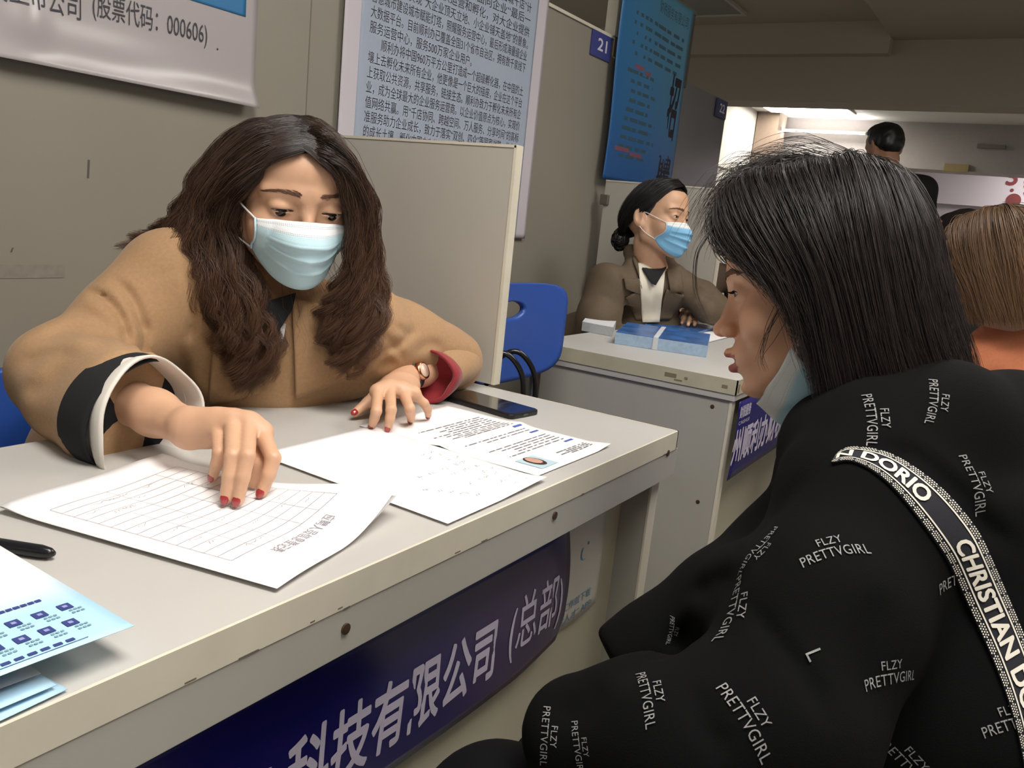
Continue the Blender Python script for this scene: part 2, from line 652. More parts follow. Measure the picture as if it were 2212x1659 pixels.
struct('floor', MB().box(-2.5, 13, -4, 5, -.1, 0), M_floor)
w = MB().box(-1.6, 2.925, YW, YW + .05, 0, 1.715).box(2.925, 3.05, YW, YW + .05, 0, 1.655)
struct('wall_back', w, M_wall)
seam = MB().box(pY(668, 100, YW)[0] - .0015, pY(668, 100, YW)[0] + .0015, YW - .0006, YW, .0, 1.715)
struct('trim_1', seam, mat('seam', '6b675f', .6))
struct('trim_2', MB().box(-1.6, 2.925, YW - .006, YW + .056, 1.715, 1.725), M_cream)
# the glossier panel of the next booth, to the corner with number 22
struct('wall_side', MB().box(3.05, 4.225, YW + .005, YW + .05, 0, 1.70), mat('dark glossy panel', '6e6d6d', .22, noise=.03, nscale=3))
struct('trim_3', MB().box(2.905, 2.93, YW - .012, YW + .03, 1.725, 2.4), M_cream)

# ceiling: low in front, a raised tray over the booths, a deep beam, then the far room
struct('ceiling', MB().box(-2.5, 6.2, -4, 1.16, 2.4, 2.5), M_ceil)
struct('ceiling_tray', MB().box(-2.5, 6.2, 1.16, 5, 2.5, 2.6).box(6.1, 6.2, 1.16, 5, 2.30, 2.5).box(-2.5, 6.2, 1.155, 1.16, 2.4, 2.5), mat('tray paint', 'b9ae9d', .8, noise=.03, nscale=2))
struct('ceiling_beam', MB().box(6.2, 6.5, -4, 5, 2.005, 2.5), M_ceil)
struct('ceiling_back', MB().box(6.5, 13, -4, 5, 2.4, 2.5), M_white)
struct('wall_left', MB().box(6.5, 12, 3.05, 3.15, 0, 2.4), M_white)
struct('wall_far', MB().box(12, 12.1, -4, 3.15, 0, 2.4), mat('lavender wall', 'b9b2bb', .5, noise=.03, nscale=2))
struct('far_beam', MB().box(10.0, 10.4, -4, 3.05, 1.93, 2.4), mat('far beam paint', '9d9796', .7, noise=.03))
struct('far_column', MB().box(9.55, 9.85, 2.80, 3.04, 0, 2.4), mat('brown column', '7d6d62', .5, noise=.06))

def lamp_panel(name, x0, x1, y0, y1, z, power, label, group=None, hexc='fffaf3', lit=True):
    """a flat ceiling light: frame and a diffuser that gives off the light"""
    t = thing(name, ((x0 + x1) / 2, (y0 + y1) / 2, z - .02), label, 'light', group)
    f = MB()
    for a in ((x0 - .02, x1 + .02, y0 - .02, y0), (x0 - .02, x1 + .02, y1, y1 + .02), (x0 - .02, x0, y0, y1), (x1, x1 + .02, y0, y1)):
        f.box(*a, z - .02, z)
    f.build('frame', mat('lamp frame', 'c8c4bb', .5), t)
    area = (x1 - x0) * (y1 - y0)
    md = mat(name + ' diffuser %g' % power, hexc if lit else '8f9288', .5, emit=(power / area if lit else 0))
    MB().box(x0, x1, y0, y1, z - .012, z - .002).build('diffuser', md, t)
    return t

lamp_panel('ceiling_light', .16, .76, -.62, .58, 2.4, LAMP_MAIN, 'square ceiling light above the front desk', )
lamp_panel('ceiling_light', 2.0, 2.6, -.75, .45, 2.4, LAMP_SIDE, 'ceiling light above the seated customers of the second desk')
lamp_panel('ceiling_light', -.8, -.2, -1.9, -.7, 2.4, LAMP_BACK, 'ceiling light behind the photographer')
lamp_panel('ceiling_light', 8.83, 9.46, 2.02, 2.86, 2.4, LAMP_FAR, 'bright square ceiling light in the far room', hexc='fff8e8')
lamp_panel('ceiling_light', 9.72, 9.80, pX(1868, 287, 9.75)[1], pX(1625, 275, 9.75)[1], pX(1745, 281, 9.75)[2], 3.0, 'thin bright linear light under the far ceiling', hexc='fffbf2')
lamp_panel('ceiling_light', 10.9, 11.5, -1.2, 0.4, 2.4, 16, 'added unseen light behind the far beam, brightening the far wall', hexc='fff8f0')  # added out of view to brighten the far wall
q = [pz(*p, 2.5) for p in ((1480, 0), (1606, 26))]
lamp_panel('ceiling_light', q[1][0] - 1.2, q[1][0], q[1][1], q[1][1] + .6, 2.5, 1, 'unlit greenish ceiling panel above the blue banner', lit=False)

# far-room fittings
def at_far(x, y, X=9.98):
    return pX(x, y, X)
a, b = at_far(2040, 353), at_far(2091, 373)
tag(MB().box(9.96, 9.995, b[1], a[1], b[2], a[2]).build('wall_sign', mat('dull yellow board', '94835f', .5), bevel=.004),
    'small dull yellow sign on the far beam', 'sign')
a, b = at_far(2112, 311), at_far(2171, 322)
t = thing('wall_vent', (9.97, (a[1] + b[1]) / 2, b[2]), 'narrow dark vent on the far beam above the yellow sign', 'vent')
MB().box(9.97, 9.998, b[1], a[1], b[2], a[2]).build('backing', mat('vent dark', '5c5550', .5), t)
v = MB()
for k in range(3):
    z = b[2] + (a[2] - b[2]) * (k + .5) / 3
    v.box(9.955, 9.97, b[1], a[1], z - .006, z + .006)
v.build('slat', mat('vent slat', '7a726c', .5), t)
a, b = pX(1980, 352, 11.95), pX(2330, 462, 11.95)
t = thing('far_banner', (11.95, (a[1] + b[1]) / 2, b[2]), 'pale lavender board with red writing on the far wall', 'board')
MB().box(11.94, 11.99, b[1], a[1], b[2], a[2]).build('board', mat('pale board', 'cfc8d2', .5), t)
L = Letters()
for (x, y, s, ch) in ((2196, 383, .20, '5'), (2189, 433, .16, '●'), (2186, 411, .04, '●'), (2236, 400, .25, '会')):
    p = pX(x, y, 11.935)
    L.put((fit(text2d(ch, bold=.03)[0], h=s) - A(s / 2, s / 2, 0), text2d(ch, bold=.03)[1]), p, A(0, -1, 0), A(0, 0, 1))
L.build('lettering', mat('dull red paint', '7c3a3c', .5), t)
# pale strips imitating reflected streaks in the far room, by the booth wall corner
tr = MB()
for x0, x1, z in ((8.2, 8.9, 1.72), (8.8, 9.5, 1.60), (8.2, 8.9, 1.40)):
    tr.box(x0, x1, 3.03, 3.05, z, z + .012)
struct('reflection_strips', tr, mat('reflection streak', 'f0ecdf', .3))

# booth number plates
def plate(x0, x1, ztop, h, num, label, colr):
    t = thing('number_plate', ((x0 + x1) / 2, YW - .004, ztop - h), label, 'sign')
    MB().box(x0, x1, YW - .006, YW - .001, ztop - h, ztop).build('plate', mat('plate ' + num, colr, .4), t)
    T = text2d(num, bold=.02)
    hh = h * .5
    V = fit(T[0], w=(x1 - x0) * .48, h=hh)
    Letters().put((V, T[1]), A((x0 + x1) / 2 - (x1 - x0) * .2, YW - .0065, ztop - h * .72), A(1, 0, 0), A(0, 0, 1)).build('lettering', mat('plate white', 'c9c9d6', .5), t)
a, b = pY(1279, 57, YW), pY(1320, 79, YW)
plate(a[0], b[0], 1.715, .083, '21', 'blue number plate 21 at the top of the booth wall', '3f4583')
a, b = pY(1549, 206, YW), pY(1571, 214, YW)
plate(a[0], b[0], 1.695, .082, '22', 'dark blue number plate 22 on the corner of the glossy panel', '2f3355')

# dark board above the wall, with the hanging blue banner in front of it
xb0, xb1 = pY(1352, 0, YW - .05)[0], pY(1502, 40, YW - .05)[0]
t = thing('notice_board', ((2.95 + xb1) / 2, YW - .02, 1.66), 'dark board above the wall, behind the blue recruitment banner', 'board')
MB().box(2.935, xb1 + .05, YW - .03, YW + .0, 1.66, 1.95).build('board', mat('dark board', '4a463f', .5, noise=.05), t)
MB().box(2.935, xb1 + .05, YW - .034, YW + .004, 1.95, 1.965).build('rail', mat('board rail', '6b6455', .5), t)

BZ0, BZ1 = 1.224, 1.955
t = thing('hanging_banner', ((xb0 + xb1) / 2, YW - .05, BZ0), 'blue hanging recruitment banner with large black brush characters', 'banner')
nu, nv = 24, 40
U, Vv = np.meshgrid(np.linspace(0, 1, nu), np.linspace(0, 1, nv), indexing='ij')
G = np.stack([xb0 + (xb1 - xb0) * U + .02 * np.sin(Vv * 5) * (1 - Vv), YW - .040 + .004 * np.sin(U * 7 + Vv * 3), BZ0 + (BZ1 - BZ0) * Vv], -1)
V_, F_ = sheet(G[::-1], .001)
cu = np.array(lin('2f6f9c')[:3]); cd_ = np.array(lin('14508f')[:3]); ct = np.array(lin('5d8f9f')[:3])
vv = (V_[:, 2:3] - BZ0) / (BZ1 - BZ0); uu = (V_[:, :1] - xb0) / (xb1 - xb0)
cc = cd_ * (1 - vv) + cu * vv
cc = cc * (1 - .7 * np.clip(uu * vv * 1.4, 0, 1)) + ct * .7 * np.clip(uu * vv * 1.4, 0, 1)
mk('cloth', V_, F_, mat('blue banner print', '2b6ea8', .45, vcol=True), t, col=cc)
L = Letters()
yb = YW - .047
def hang(L):
    L.V = [(x, YW - .0412 + .004 * math.sin((x - xb0) / (xb1 - xb0) * 7 + (z - BZ0) / (BZ1 - BZ0) * 3) + min(0, y - yb), z) for x, y, z in L.V]
    return L
for ch, (x, y), (x2, y2) in (('招', (1436, 300), (1474, 182)), ('聘', (1416, 398), (1453, 352))):
    T = text2d(ch, bold=.028)
    p, p2 = pY(x, y, yb), pY(x2, y2, yb)
    V2 = fit(T[0], w=p2[0] - p[0], h=p2[2] - p[2] + .03)
    V2[:, 0] += .05 * V2[:, 1]             # brush slant
    L.put((V2, T[1]), p, A(1, 0, 0), A(0, 0, 1))
hang(L).build('brush_characters', mat('brush ink', '17131c', .6), t)
L = Letters()
T = text2d('财税服务有限公司')
L.put((fit(T[0], w=.30, h=.045), T[1]), A(xb1 - .34, yb, 1.875), A(1, 0, 0), A(0, 0, 1))
g = random.Random(3)
for k in range(15):
    z = 1.82 - .034 * k - (.03 if k > 4 else 0)
    x = xb0 + .10 + g.uniform(0, .05)
    end = xb1 - (.06 if k < 5 else g.uniform(.15, .35))
    while x < end:
        ww = g.uniform(.03, .09)
        L.quad(A(x, yb, z), A(min(ww, end - x), 0, 0), A(0, 0, .013))
        x += ww + g.uniform(.008, .03)
hang(L).build('lettering', mat('banner small print', '35505c', .6), t)
L = Letters()
for x, z, ww in ((xb0 + .16, 1.64, .07), (xb0 + .25, 1.63, .05), (xb0 + .08, 1.335, .12), (xb0 + .21, 1.325, .10)):
    L.quad(A(x, yb, z), A(ww, 0, 0), A(0, 0, .016))
hang(L).build('lettering', mat('banner red print', '7a4a5c', .6), t, label='dull red printed lines')

# ------------------------------------------------------------------ paper posters on the wall
M_poster = mat('glossy poster paper', 'c9c2c8', .22, coat=.3, bump=.02, bscale=40)
YP = YW - .012
def poster(x0, x1, z0, z1, bumps, label, curl=0.0, pm=None):
    t = thing('poster', ((x0 + x1) / 2, YP, z0), label, 'poster')
    def yf(x, z):
        u, v = (x - x0) / (x1 - x0), (z - z0) / (z1 - z0)
        y = YP + 0 * u
        for (u0, v0, su, sv, h) in bumps:
            y = y - h * np.exp(-((u - u0) / su) ** 2 - ((v - v0) / sv) ** 2)
        return y - curl * np.clip(1 - v / .12, 0, 1) ** 2 * .02
    def patch(name, a0, a1, c0, c1, lift, m, n=70, **k):
        U, Vv = np.meshgrid(np.linspace(0, 1, n), np.linspace(0, 1, n), indexing='ij')
        x, z = a0 + (a1 - a0) * U, c0 + (c1 - c0) * Vv
        V_, F_ = sheet(np.stack([x, yf(x, z) - lift, z], -1)[::-1], .0004)
        return mk(name, V_, F_, m, t, **k)
    patch('sheet', x0, x1, z0, z1, 0, pm or M_poster)
    def lay(L):
        L.V = [(x, float(yf(x, z)) - .0016, z) for x, y, z in L.V]
        return L
    return t, patch, lay
M_ink = mat('printing ink', '33323a', .5)

PZ0 = pY(1127, 515, YP)[2]
PX0, PX1 = pY(737, 150, YP)[0], pY(1166, 200, YP)[0]
P2, patch2, lay2 = poster(PX0, PX1, PZ0, 2.05, [(.5, .42, .05, .06, .004), (.8, .6, .08, .1, .004)], 'tall text poster on the booth wall, half hidden by the front screen')
patch2('print_field', PX0 + .055, PX1 - .06, PZ0, 2.04, .0006, mat('poster blue field', 'a3adbd', .3), label='pale blue printed field')
rows = ['划到2025年建成“百城千店”计', '百城千店，每城的5000家面向企业“最后一', '公里，为小企业提供运营和孵化，对大企业提供', '服务，共同实现“大企业顶天立地、小企业铺天盖地”的景象。',
        '智慧城市建设城市赋能灯塔，照耀服务运营中心，最后形成海量级企业', '大数据平台。目前顺利办已覆盖全国31个省市自治区，拥有数千家线下',
        '服务运营中心，服务500万家企业用户。', '顺利办将中国960万平方公里打造成一个超级孵化器，在中国的土',
        '壤上去孵化未来所有企业，他更像是一个巨大的插座，企业在这个平台', '上获取公共资源，共享服务，链接生态。顺利办致力于孵化未来所有企',
        '业，成为全球最大的企业服务运营商。以企业价值原点为核心，实现价', '值网络共赢。用“千店协同、跨越空间、万人服务、分享时间”的高标',
        '准服务助力企业成长，致力于落实“双创、四众”等国家战略，做企业', '的成长土壤，孵化中国未来的独角兽企业。']
tx0, tx1 = pY(791, 170, YP)[0], pY(1126, 230, YP)[0]
zA, zB = pY(792, 166, YP)[2], pY(782, 293, YP)[2]          # baselines of rows 9 and 13
dz = (zA - zB) / 4
L = Letters()
for k, r in enumerate(rows):
    T = text2d(r)
    x0, wd = tx0, tx1 - tx0
    if k == 6: wd *= .60
    if k == 7: x0, wd = tx0 + .062 * (tx1 - tx0), wd * .938
    if k == 0: x0, wd = tx0 + .45 * wd, wd * .55
    if k == 13: wd *= .6
    V2 = fit(T[0], w=wd, h=dz * .84)
    L.put((V2, T[1]), A(x0, YP - .007, zA + dz * (9 - k) - dz * .06), A(1, 0, 0), A(0, 0, 1))
lay2(L).build('lettering', M_ink, P2)

p1z = pY(547, 228, YP)[2]
p1x = pY(550, 180, YP)[0]
P1, patch1, lay1 = poster(p1x - .95, p1x, p1z - .005, 1.75, [(.50, .13, .035, .09, .012), (.62, .10, .2, .05, .005), (.9, .02, .15, .04, .006)], 'white glossy poster with stock code text, upper left on the wall', curl=.8, pm=mat('shaded poster paper', 'a59e9e', .3, bump=.02, bscale=40))  # paper tone darkened to stand in for the dimmer light on this sheet
L = Letters()
a, b = pY(34, 18, YP), pY(180, 42, YP)
T = text2d('股上市公司', bold=.0)
L.put((fit(T[0], w=b[0] - a[0] + .04, h=.045), T[1]), A(a[0] - .045, YP - .012, b[2] - .004), A(1, 0, 0), A(0, 0, 1))
a, b = pY(199, 42, YP), pY(446, 103, YP)
T = text2d('(股票代码：000606)')
L.put((fit(T[0], w=b[0] - a[0], h=.05), T[1]), A(a[0], YP - .012, b[2] - .003), A(1, 0, 0), A(0, 0, 1))
T = text2d('.')
p = pY(467, 108, YP)
L.put((fit(T[0], w=.004), T[1]), A(p[0], YP - .012, p[2]), A(1, 0, 0), A(0, 0, 1))
lay1(L).build('lettering', M_ink, P1)
a, b = pY(408, 0, YP), pY(530, 37, YP)
patch1('print_field', a[0] - .5, b[0], b[2], 1.74, .0008, mat('poster blue block', '2f6f9f', .35), label='blue printed block')

# scuff marks and the tape ghost on the wall
L = Letters()
for (x, y), (x2, y2), wd in (((190, 345), (188, 385), .004), ((26, 535), (22, 545), .003)):
    a, b = pY(x, y, YW - .0007), pY(x2, y2, YW - .0007)
    L.quad(b, A(wd, 0, 0), a - b)
m_ = L.build('scuff_mark', mat('wall scuff', '55504a', .6), None)
tag(m_, kind='structure')
m_.name = 'wall_scuff'
a, b = pY(-60, 545, YW - .0006), pY(140, 600, YW - .0006)
o = MB().box(a[0], b[0], YW - .0008, YW - .0004, b[2] - .0, a[2] - .02).build('wall_patch', mat('tape ghost', '857f74', .5, noise=.12, nscale=60), None)
tag(o, kind='structure')

# ------------------------------------------------------------------ screens between the booths
def screen(x, y0, y1, z0, z1, label, clip=False):
    t = thing('desk_screen', (x, (y0 + y1) / 2, z0), label, 'screen')
    MB().box(x - .009, x + .009, y0 + .004, y1, z0, z1 - .004).build('panel', M_wall2, t)
    MB().box(x - .0105, x + .0105, y0 - .002, y0 + .004, z0, z1).box(x - .0105, x + .0105, y0, y1, z1 - .004, z1 + .001).build('edging', M_cream, t)
    if clip:
        for zz in (z1 - .07, z0 + .1):
            MB().box(x - .02, x + .02, y1 - .022, y1 + .012, zz - .02, zz + .018).build('wall_clip', M_metal, t, bevel=.003)
    return t
M_wall2 = mat('screen laminate', 'b2ada3', .4, noise=.03, nscale=4)
screen(1.315, .835, YW, .755, 1.187, 'tall grey screen with cream edge behind the front desk')
screen(2.905, .985, YW - .052, .755, 1.219, 'grey screen behind the woman in the trench coat', clip=True)
MB().box(2.896, 2.914, 1.125, YW - .052, .30, .755).build('lower_panel', M_wall2, [o for o in COL.objects if o.name == 'desk_screen.001'][0])

# ------------------------------------------------------------------ the front desk
D1Y0, D1Y1, D1X0, D1X1 = .466, .978, -.65, 1.302
DESK = thing('desk', ((D1X0 + D1X1) / 2, .7, 0), 'front grey desk with cream edge and a blue company banner below', 'desk')
MB().box(D1X0, D1X1, D1Y0 + .003, D1Y1, .72, .75).build('desk_top', M_lam, DESK, bevel=.001)
MB().box(D1X0, D1X1 + .003, D1Y0, D1Y0 + .003, .7195, .7503).box(D1X1, D1X1 + .003, D1Y0, D1Y1, .7195, .7503).build('edging', M_cream, DESK)
MB().box(D1X0, D1X1 + .012, D1Y0 + .001, D1Y0 + .019, .673, .7195).build('fascia', M_lam2, DESK, bevel=.0008)
MB().box(1.27, 1.297, .488, .95, 0, .72).build('side_panel', M_lam2, DESK)
MB().box(1.2685, 1.2985, .4845, .488, 0, .7195).build('panel_edging', M_cream, DESK)
MB().box(D1X0, 1.27, .535, .551, .05, .72).build('front_panel', mat('front board', 'b9b39c', .45, noise=.03, nscale=4), DESK)
MB().box(D1X0, D1X0 + .027, .488, .95, 0, .72).build('side_panel', M_lam2, DESK)
def screw(p, n, r, parent):
    p, n = np.asarray(p, float), nrm(n)
    V, Fc = tube(np.stack([p - n * .001, p + n * .001, p + n * .0013]), [r, r, r * .4], 12)
    mk('screw', V, Fc, M_screw, parent, smooth=False)
for x, y in ((748, 1345), (1200, 1104), (1444, 971)):
    p = pY(x, y, D1Y0)
    screw((p[0], D1Y0, p[2] - .006), (0, -1, 0), .0052, DESK)
# chipped edge
L = Letters()
g = random.Random(8)
for k in range(9):
    x = g.uniform(.3, 1.25)
    L.quad(A(x, D1Y0 - .0002, .7205 + g.uniform(-.002, .001)), A(g.uniform(.004, .02), 0, 0), A(0, 0, .0014))
L.build('chip', mat('chipped edge', '6a5f50', .8), DESK)

# banner below the desk
YB = .52
t = thing('company_banner', (.5, YB, .45), 'navy banner with white company characters hanging under the front desk', 'banner')
nu, nv = 60, 16
U, Vv = np.meshgrid(np.linspace(0, 1, nu), np.linspace(0, 1, nv), indexing='ij')
bx0, bx1 = -.55, 1.075
def ybulge(x, v):
    return YB - .006 * np.sin(np.pi * v) - .004 * np.sin(x * 9) * (1 - v) + .012 * np.clip((x - 1.0) / .075, 0, 1) ** 2 * v
def zlow(x):
    return .446 + .012 * np.clip((x - .95) / .125, 0, 1) + .03 * np.clip((x - 1.05) / .025, 0, 1) ** 2
X = bx0 + (bx1 - bx0) * U ** .8
zb = zlow(X)
G = np.stack([X, ybulge(X, Vv), zb + (.636 - zb) * Vv], -1)
V_, F_ = sheet(G[::-1], .0008)
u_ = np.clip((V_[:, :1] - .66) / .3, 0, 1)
s_ = u_ * u_ * (3 - 2 * u_)  # reflected sheen painted into the cloth colour towards its right end
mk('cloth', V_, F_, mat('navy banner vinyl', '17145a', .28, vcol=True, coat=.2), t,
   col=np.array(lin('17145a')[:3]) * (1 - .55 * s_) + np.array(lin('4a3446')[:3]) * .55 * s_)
L = Letters()
for body, x0, x1, z0, z1, bold in (('财税力', .355 - .12, .355 + .14, .487, .577, .03), ('科技有限公司', .513, .868, .482, .570, .022), ('(总部)', .90, 1.052, .482, .575, .006)):
    T = text2d(body, bold=bold)
    V2 = fit(T[0], w=x1 - x0, h=z1 - z0)
    b0 = len(L.V)
    for p in V2:
        x, z = x0 + p[0], z0 + p[1]
        L.V.append((x, float(ybulge(np.array(x), (z - .446) / .19)) - .0012 - p[2] * LAYER, z))
    L.F += [[i + b0 for i in f] for f in T[1]]
L.build('lettering', mat('banner white', 'c9c2d4', .4), t)

t = thing('app_poster', (1.14, .531, .45), 'small white poster with two blue text lines beside the navy banner', 'poster')
nu, nv = 8, 12
U, Vv = np.meshgrid(np.linspace(0, 1, nu), np.linspace(0, 1, nv), indexing='ij')
G = np.stack([1.062 + .15 * U, .5335 - .003 * np.sin(U * 3), .452 + .19 * Vv + .003 * U], -1)
V_, F_ = sheet(G[::-1], .0005)
mk('sheet', V_, F_, mat('poster white', 'cfcabc', .5), t)
L = Letters()
for body, z, x0, wd in (('找工作就下载', .482, 1.068, .112), ('“优人才” APP', .461, 1.068, .118)):
    T = text2d(body)
    L.put((fit(T[0], w=wd, h=.0145), T[1]), A(x0, .5295, z), A(1, 0, 0), A(0, 0, 1))
cpts = [A(1.137 + .010 * math.cos(a), .5295, .567 + .012 * math.sin(a)) for a in np.linspace(2.2, 5.2, 8)]
for a, b in zip(cpts[:-1], cpts[1:]):
    L.quad(a, b - a, A(.004, 0, .0))
L.quad(A(1.147, .5295, .578), A(.005, 0, 0), A(0, 0, .005))
L.build('lettering', mat('poster blue ink', '4a86ac', .5), t)

# ------------------------------------------------------------------ papers on the front desk
M_paper = mat('white paper', 'f0eeee', .7)
M_grey = mat('printed grey', '8f8993', .7)
M_hand = mat('pen strokes', '85848e', .7)
def paper(c, u, v, z, lift, label, name='paper_sheet', nu=22, nv=28, m=None, group=None):
    """c corner on the table, u and v edge vectors (2-D), lift(U,V) height above z"""
    U, Vv = np.meshgrid(np.linspace(0, 1, nu), np.linspace(0, 1, nv), indexing='ij')
    c, u, v = A(*c), A(*u), A(*v)
    H = lift(U, Vv)
    # a lifted edge shortens a little on the table
    P = c + U[..., None] * u + Vv[..., None] * v
    G = np.concatenate([P, (z + H)[..., None]], -1)
    if u[0] * v[1] - u[1] * v[0] < 0:
        G = G[::-1]
    V_, F_ = sheet(G, .0003)
    t = thing(name, (c[0] + u[0] / 2 + v[0] / 2, c[1] + u[1] / 2 + v[1] / 2, z), label, 'paper', group)
    mk('sheet', V_, F_, m or M_paper, t)
    def at(s, r, off=.0006):
        h = lift(np.array(s, float), np.array(r, float))
        p = c + s * u + r * v
        return A(p[0], p[1], z + h + off)
    return t, at
def line_marks(L, at, s0, s1, r, hgt, words=True, g=random, gap=.35):
    """a printed line along s (s0 -> s1) at height r; hgt in the same unit"""
    s = s0
    sg = 1 if s1 > s0 else -1
    while (s1 - s) * sg > 0:
        wd = g.uniform(.02, .10) if words else abs(s1 - s0)
        e = s + sg * wd
        if (e - s1) * sg > 0: e = s1
        n = max(2, int(abs(e - s) / .05) + 1)
        for k in range(n):
            a, b = s + (e - s) * k / n, s + (e - s) * (k + 1) / n
            p, q = at(a, r), at(b, r)
            L.quad(p, q - p, at(a, r + hgt) - p)
        s = e + sg * g.uniform(.008, .03)
def scribble(L, at, s, r, w_, h_, g, n=7, t_=.0006):
    pts = [at(s + w_ * (k / n + g.uniform(-.08, .08)), r + h_ * g.uniform(-.5, .5), .0007) for k in range(n + 1)]
    for a, b in zip(pts[:-1], pts[1:]):
        d = nrm(b - a)
        L.quad(a, b - a, np.cross(A(0, 0, 1), d) * t_)

g = random.Random(21)
# the printed CV: top of the page towards the customer, reading direction -x
zc = .7512
cv, at_cv = paper((1.112, .497), (-.21, .0), (-.004, .297), zc, lambda U, V: .0035 * np.exp(-((V - .52) / .05) ** 2) + .012 * np.clip(.12 - V, 0, 1) * np.clip(1 - U * 5, 0, 1) * 3 + .001,
                  'printed page with a small portrait photo, under the left fingers')
L = Letters(); LB = Letters()
for k, r in enumerate((.07, .085, .10, .115)):
    line_marks(L, at_cv, .08, .08 + .3 + .1 * (k % 2), r, .008, g=g)
for hr, n in ((.20, 5), (.40, 2), (.50, 9)):
    LB.quad(at_cv(.06, hr - .016), at_cv(.17, hr - .016) - at_cv(.06, hr - .016), at_cv(.06, hr) - at_cv(.06, hr - .016))
    for k in range(n):
        r = hr + .022 + .026 * k
        line_marks(L, at_cv, .1, g.uniform(.55, .88), r, .008, g=g)
L.build('lettering', mat('cv print', '77747c', .7), cv)
LB.build('heading_ribbon', mat('cv blue', '4a5fae', .6), cv)
p = at_cv(.66, .035)
MB().prism([at_cv(.66, .035), at_cv(.86, .035), at_cv(.86, .175), at_cv(.66, .175)], (0, 0, .0002)).build('portrait_photo', mat('photo backdrop', 'b4ccd6', .4), cv)
c = at_cv(.76, .115, .0012)
V_, F_ = ellipsoid_mesh(c - A(0, 0, .0002), [A(.013, 0, 0), A(0, .018, 0), A(0, 0, .0004)])
pp = cv.children[-1]
mk('printed_hair', V_, F_, mat('photo hair', '3b2a24', .5), pp)
V_, F_ = ellipsoid_mesh(c + A(0, .002, .0003), [A(.0095, 0, 0), A(0, .0135, 0), A(0, 0, .0004)])
mk('printed_face', V_, F_, mat('photo face', 'c49a86', .5), pp)

# handwritten sheet
hp, at_h = paper((.893, .479), (-.21, -.004), (.012, .297), .7528, lambda U, V: .004 * np.exp(-((V - .0) / .06) ** 2) * np.clip(1 - U * 2, 0, 1) + .0006 + .0015 * (V > .9),
                 'white sheet with faint handwriting beside the printed page')
L = Letters()
for k in range(9):
    r = .06 + .062 * k + g.uniform(-.01, .01)
    s = .06 + (.05 if k % 3 else .0)
    for q_ in range(g.randint(2, 5) if k < 6 else 2):
        scribble(L, at_h, s, r, g.uniform(.03, .07), .03, g)
        s += g.uniform(.07, .12)
for k in range(5):
    scribble(L, at_h, .52 + .04 * k, .10 + .04 * k, .05, .03, g)
a, b = at_h(.62, .10, .0007), at_h(.30, .28, .0007)
L.quad(a, b - a, A(.0005, .0005, 0))
L.build('handwriting', M_hand, hp)

# registration form, curled up at its right corner; a second copy lies under it
def lift_form(U, V):
    return .0035 + .034 * np.clip(U - .45, 0, 1) ** 2 * 3.3 * np.clip(1 - V * 1.9, 0, 1) ** 1.2 + .004 * np.exp(-((V - 1) / .08) ** 2) + .001 * np.sin(U * 9)
fm2, _ = paper((.4615, .486), (.2045, .0455), (-.0640, .301), .7512, lambda U, V: .0004 + lift_form(U, V) * .55, 'lower sheet of the form pile, edge showing under the registration form')
fm, at_f = paper((.46, .483), (.2055, .0437), (-.0645, .301), .7512, lambda U, V: lift_form(U, V), 'registration form with a ruled table, top of the pile under the right hand')
L = Letters()
for k in range(15):                          # ruled rows (along u) and a few columns
    r = .20 + .048 * k
    p, q_ = at_f(.10, r), at_f(.90, r)
    n = 10
    for i in range(n):
        s0, s1 = .10 + .8 * i / n, .10 + .8 * (i + 1) / n
        L.quad(at_f(s0, r), at_f(s1, r) - at_f(s0, r), at_f(s0, r + .0018) - at_f(s0, r))
for s in (.10, .28, .42, .60, .74, .90):
    for i in range(10):
        r0, r1 = .20 + .672 * i / 10, .20 + .672 * (i + 1) / 10
        if s in (.28, .6) and i > 6: continue
        L.quad(at_f(s, r0), at_f(s, r1) - at_f(s, r0), at_f(s + .0028, r0) - at_f(s, r0))
for k in range(26):
    scribble(L, at_f, g.uniform(.14, .8), .21 + .048 * g.randint(0, 12) + .024, g.uniform(.04, .10), .018, g, n=6, t_=.0005)
T = text2d('应聘人员信息登记表')
V2 = fit(T[0], w=1, h=1)
b0 = len(L.V)
for p in V2:
    L.V.append(tuple(at_f(.72 - p[0] * .44, .165 - p[1] * .045)))
L.F += [[i + b0 for i in f] for f in T[1]]
L.build('lettering', M_grey, fm)

# ------------------------------------------------------------------ leaflets at the left end of the desk
lc = pz(290, 1350, .775)[:2]
e1 = pz(75, 1222, .775)[:2] - lc
e2 = pz(0, 1462, .775)[:2] - lc
e1 = nrm(e1); e2 = nrm(e2)
e2 = nrm(e2 - e1 * (e1 @ e2))
def leaflet(z, dx, rot, label, colour, lift):
    ca, sa = math.cos(rot), math.sin(rot)
    Rm = np.array([[ca, -sa], [sa, ca]])
    c0 = lc + dx
    return paper(c0, Rm @ e2 * .285, Rm @ e1 * .21, z, lift, label, 'leaflet', m=colour, group='leaflets at the left end of the desk')
M_leaf = mat('pale blue leaflet', 'a9cbe0', .4)
for k, (z, dx, rot, lab) in enumerate(((.7510, A(-.050, -.006), .10, 'pale blue leaflet lying lowest on the desk at the left'),
                                       (.7545, A(-.055, -.002), .04, 'pale blue leaflet second from the bottom of the pile'),
                                       (.7590, A(-.058, .010), -.02, 'grey backed leaflet just under the icon leaflet'))):
    leaflet(z, dx, rot, lab, M_leaf if k < 2 else mat('grey leaflet', 'a9a6a8', .4), lambda U, V: .0015 + 0 * U)
lf, at_l = leaflet(.764, A(0, 0), 0, 'pale blue leaflet with navy square icons on top of the pile', mat('leaflet print', 'a9d3ea', .35, vcol=True), lambda U, V: .0105 - .004 * np.clip(U - .2, 0, 1))
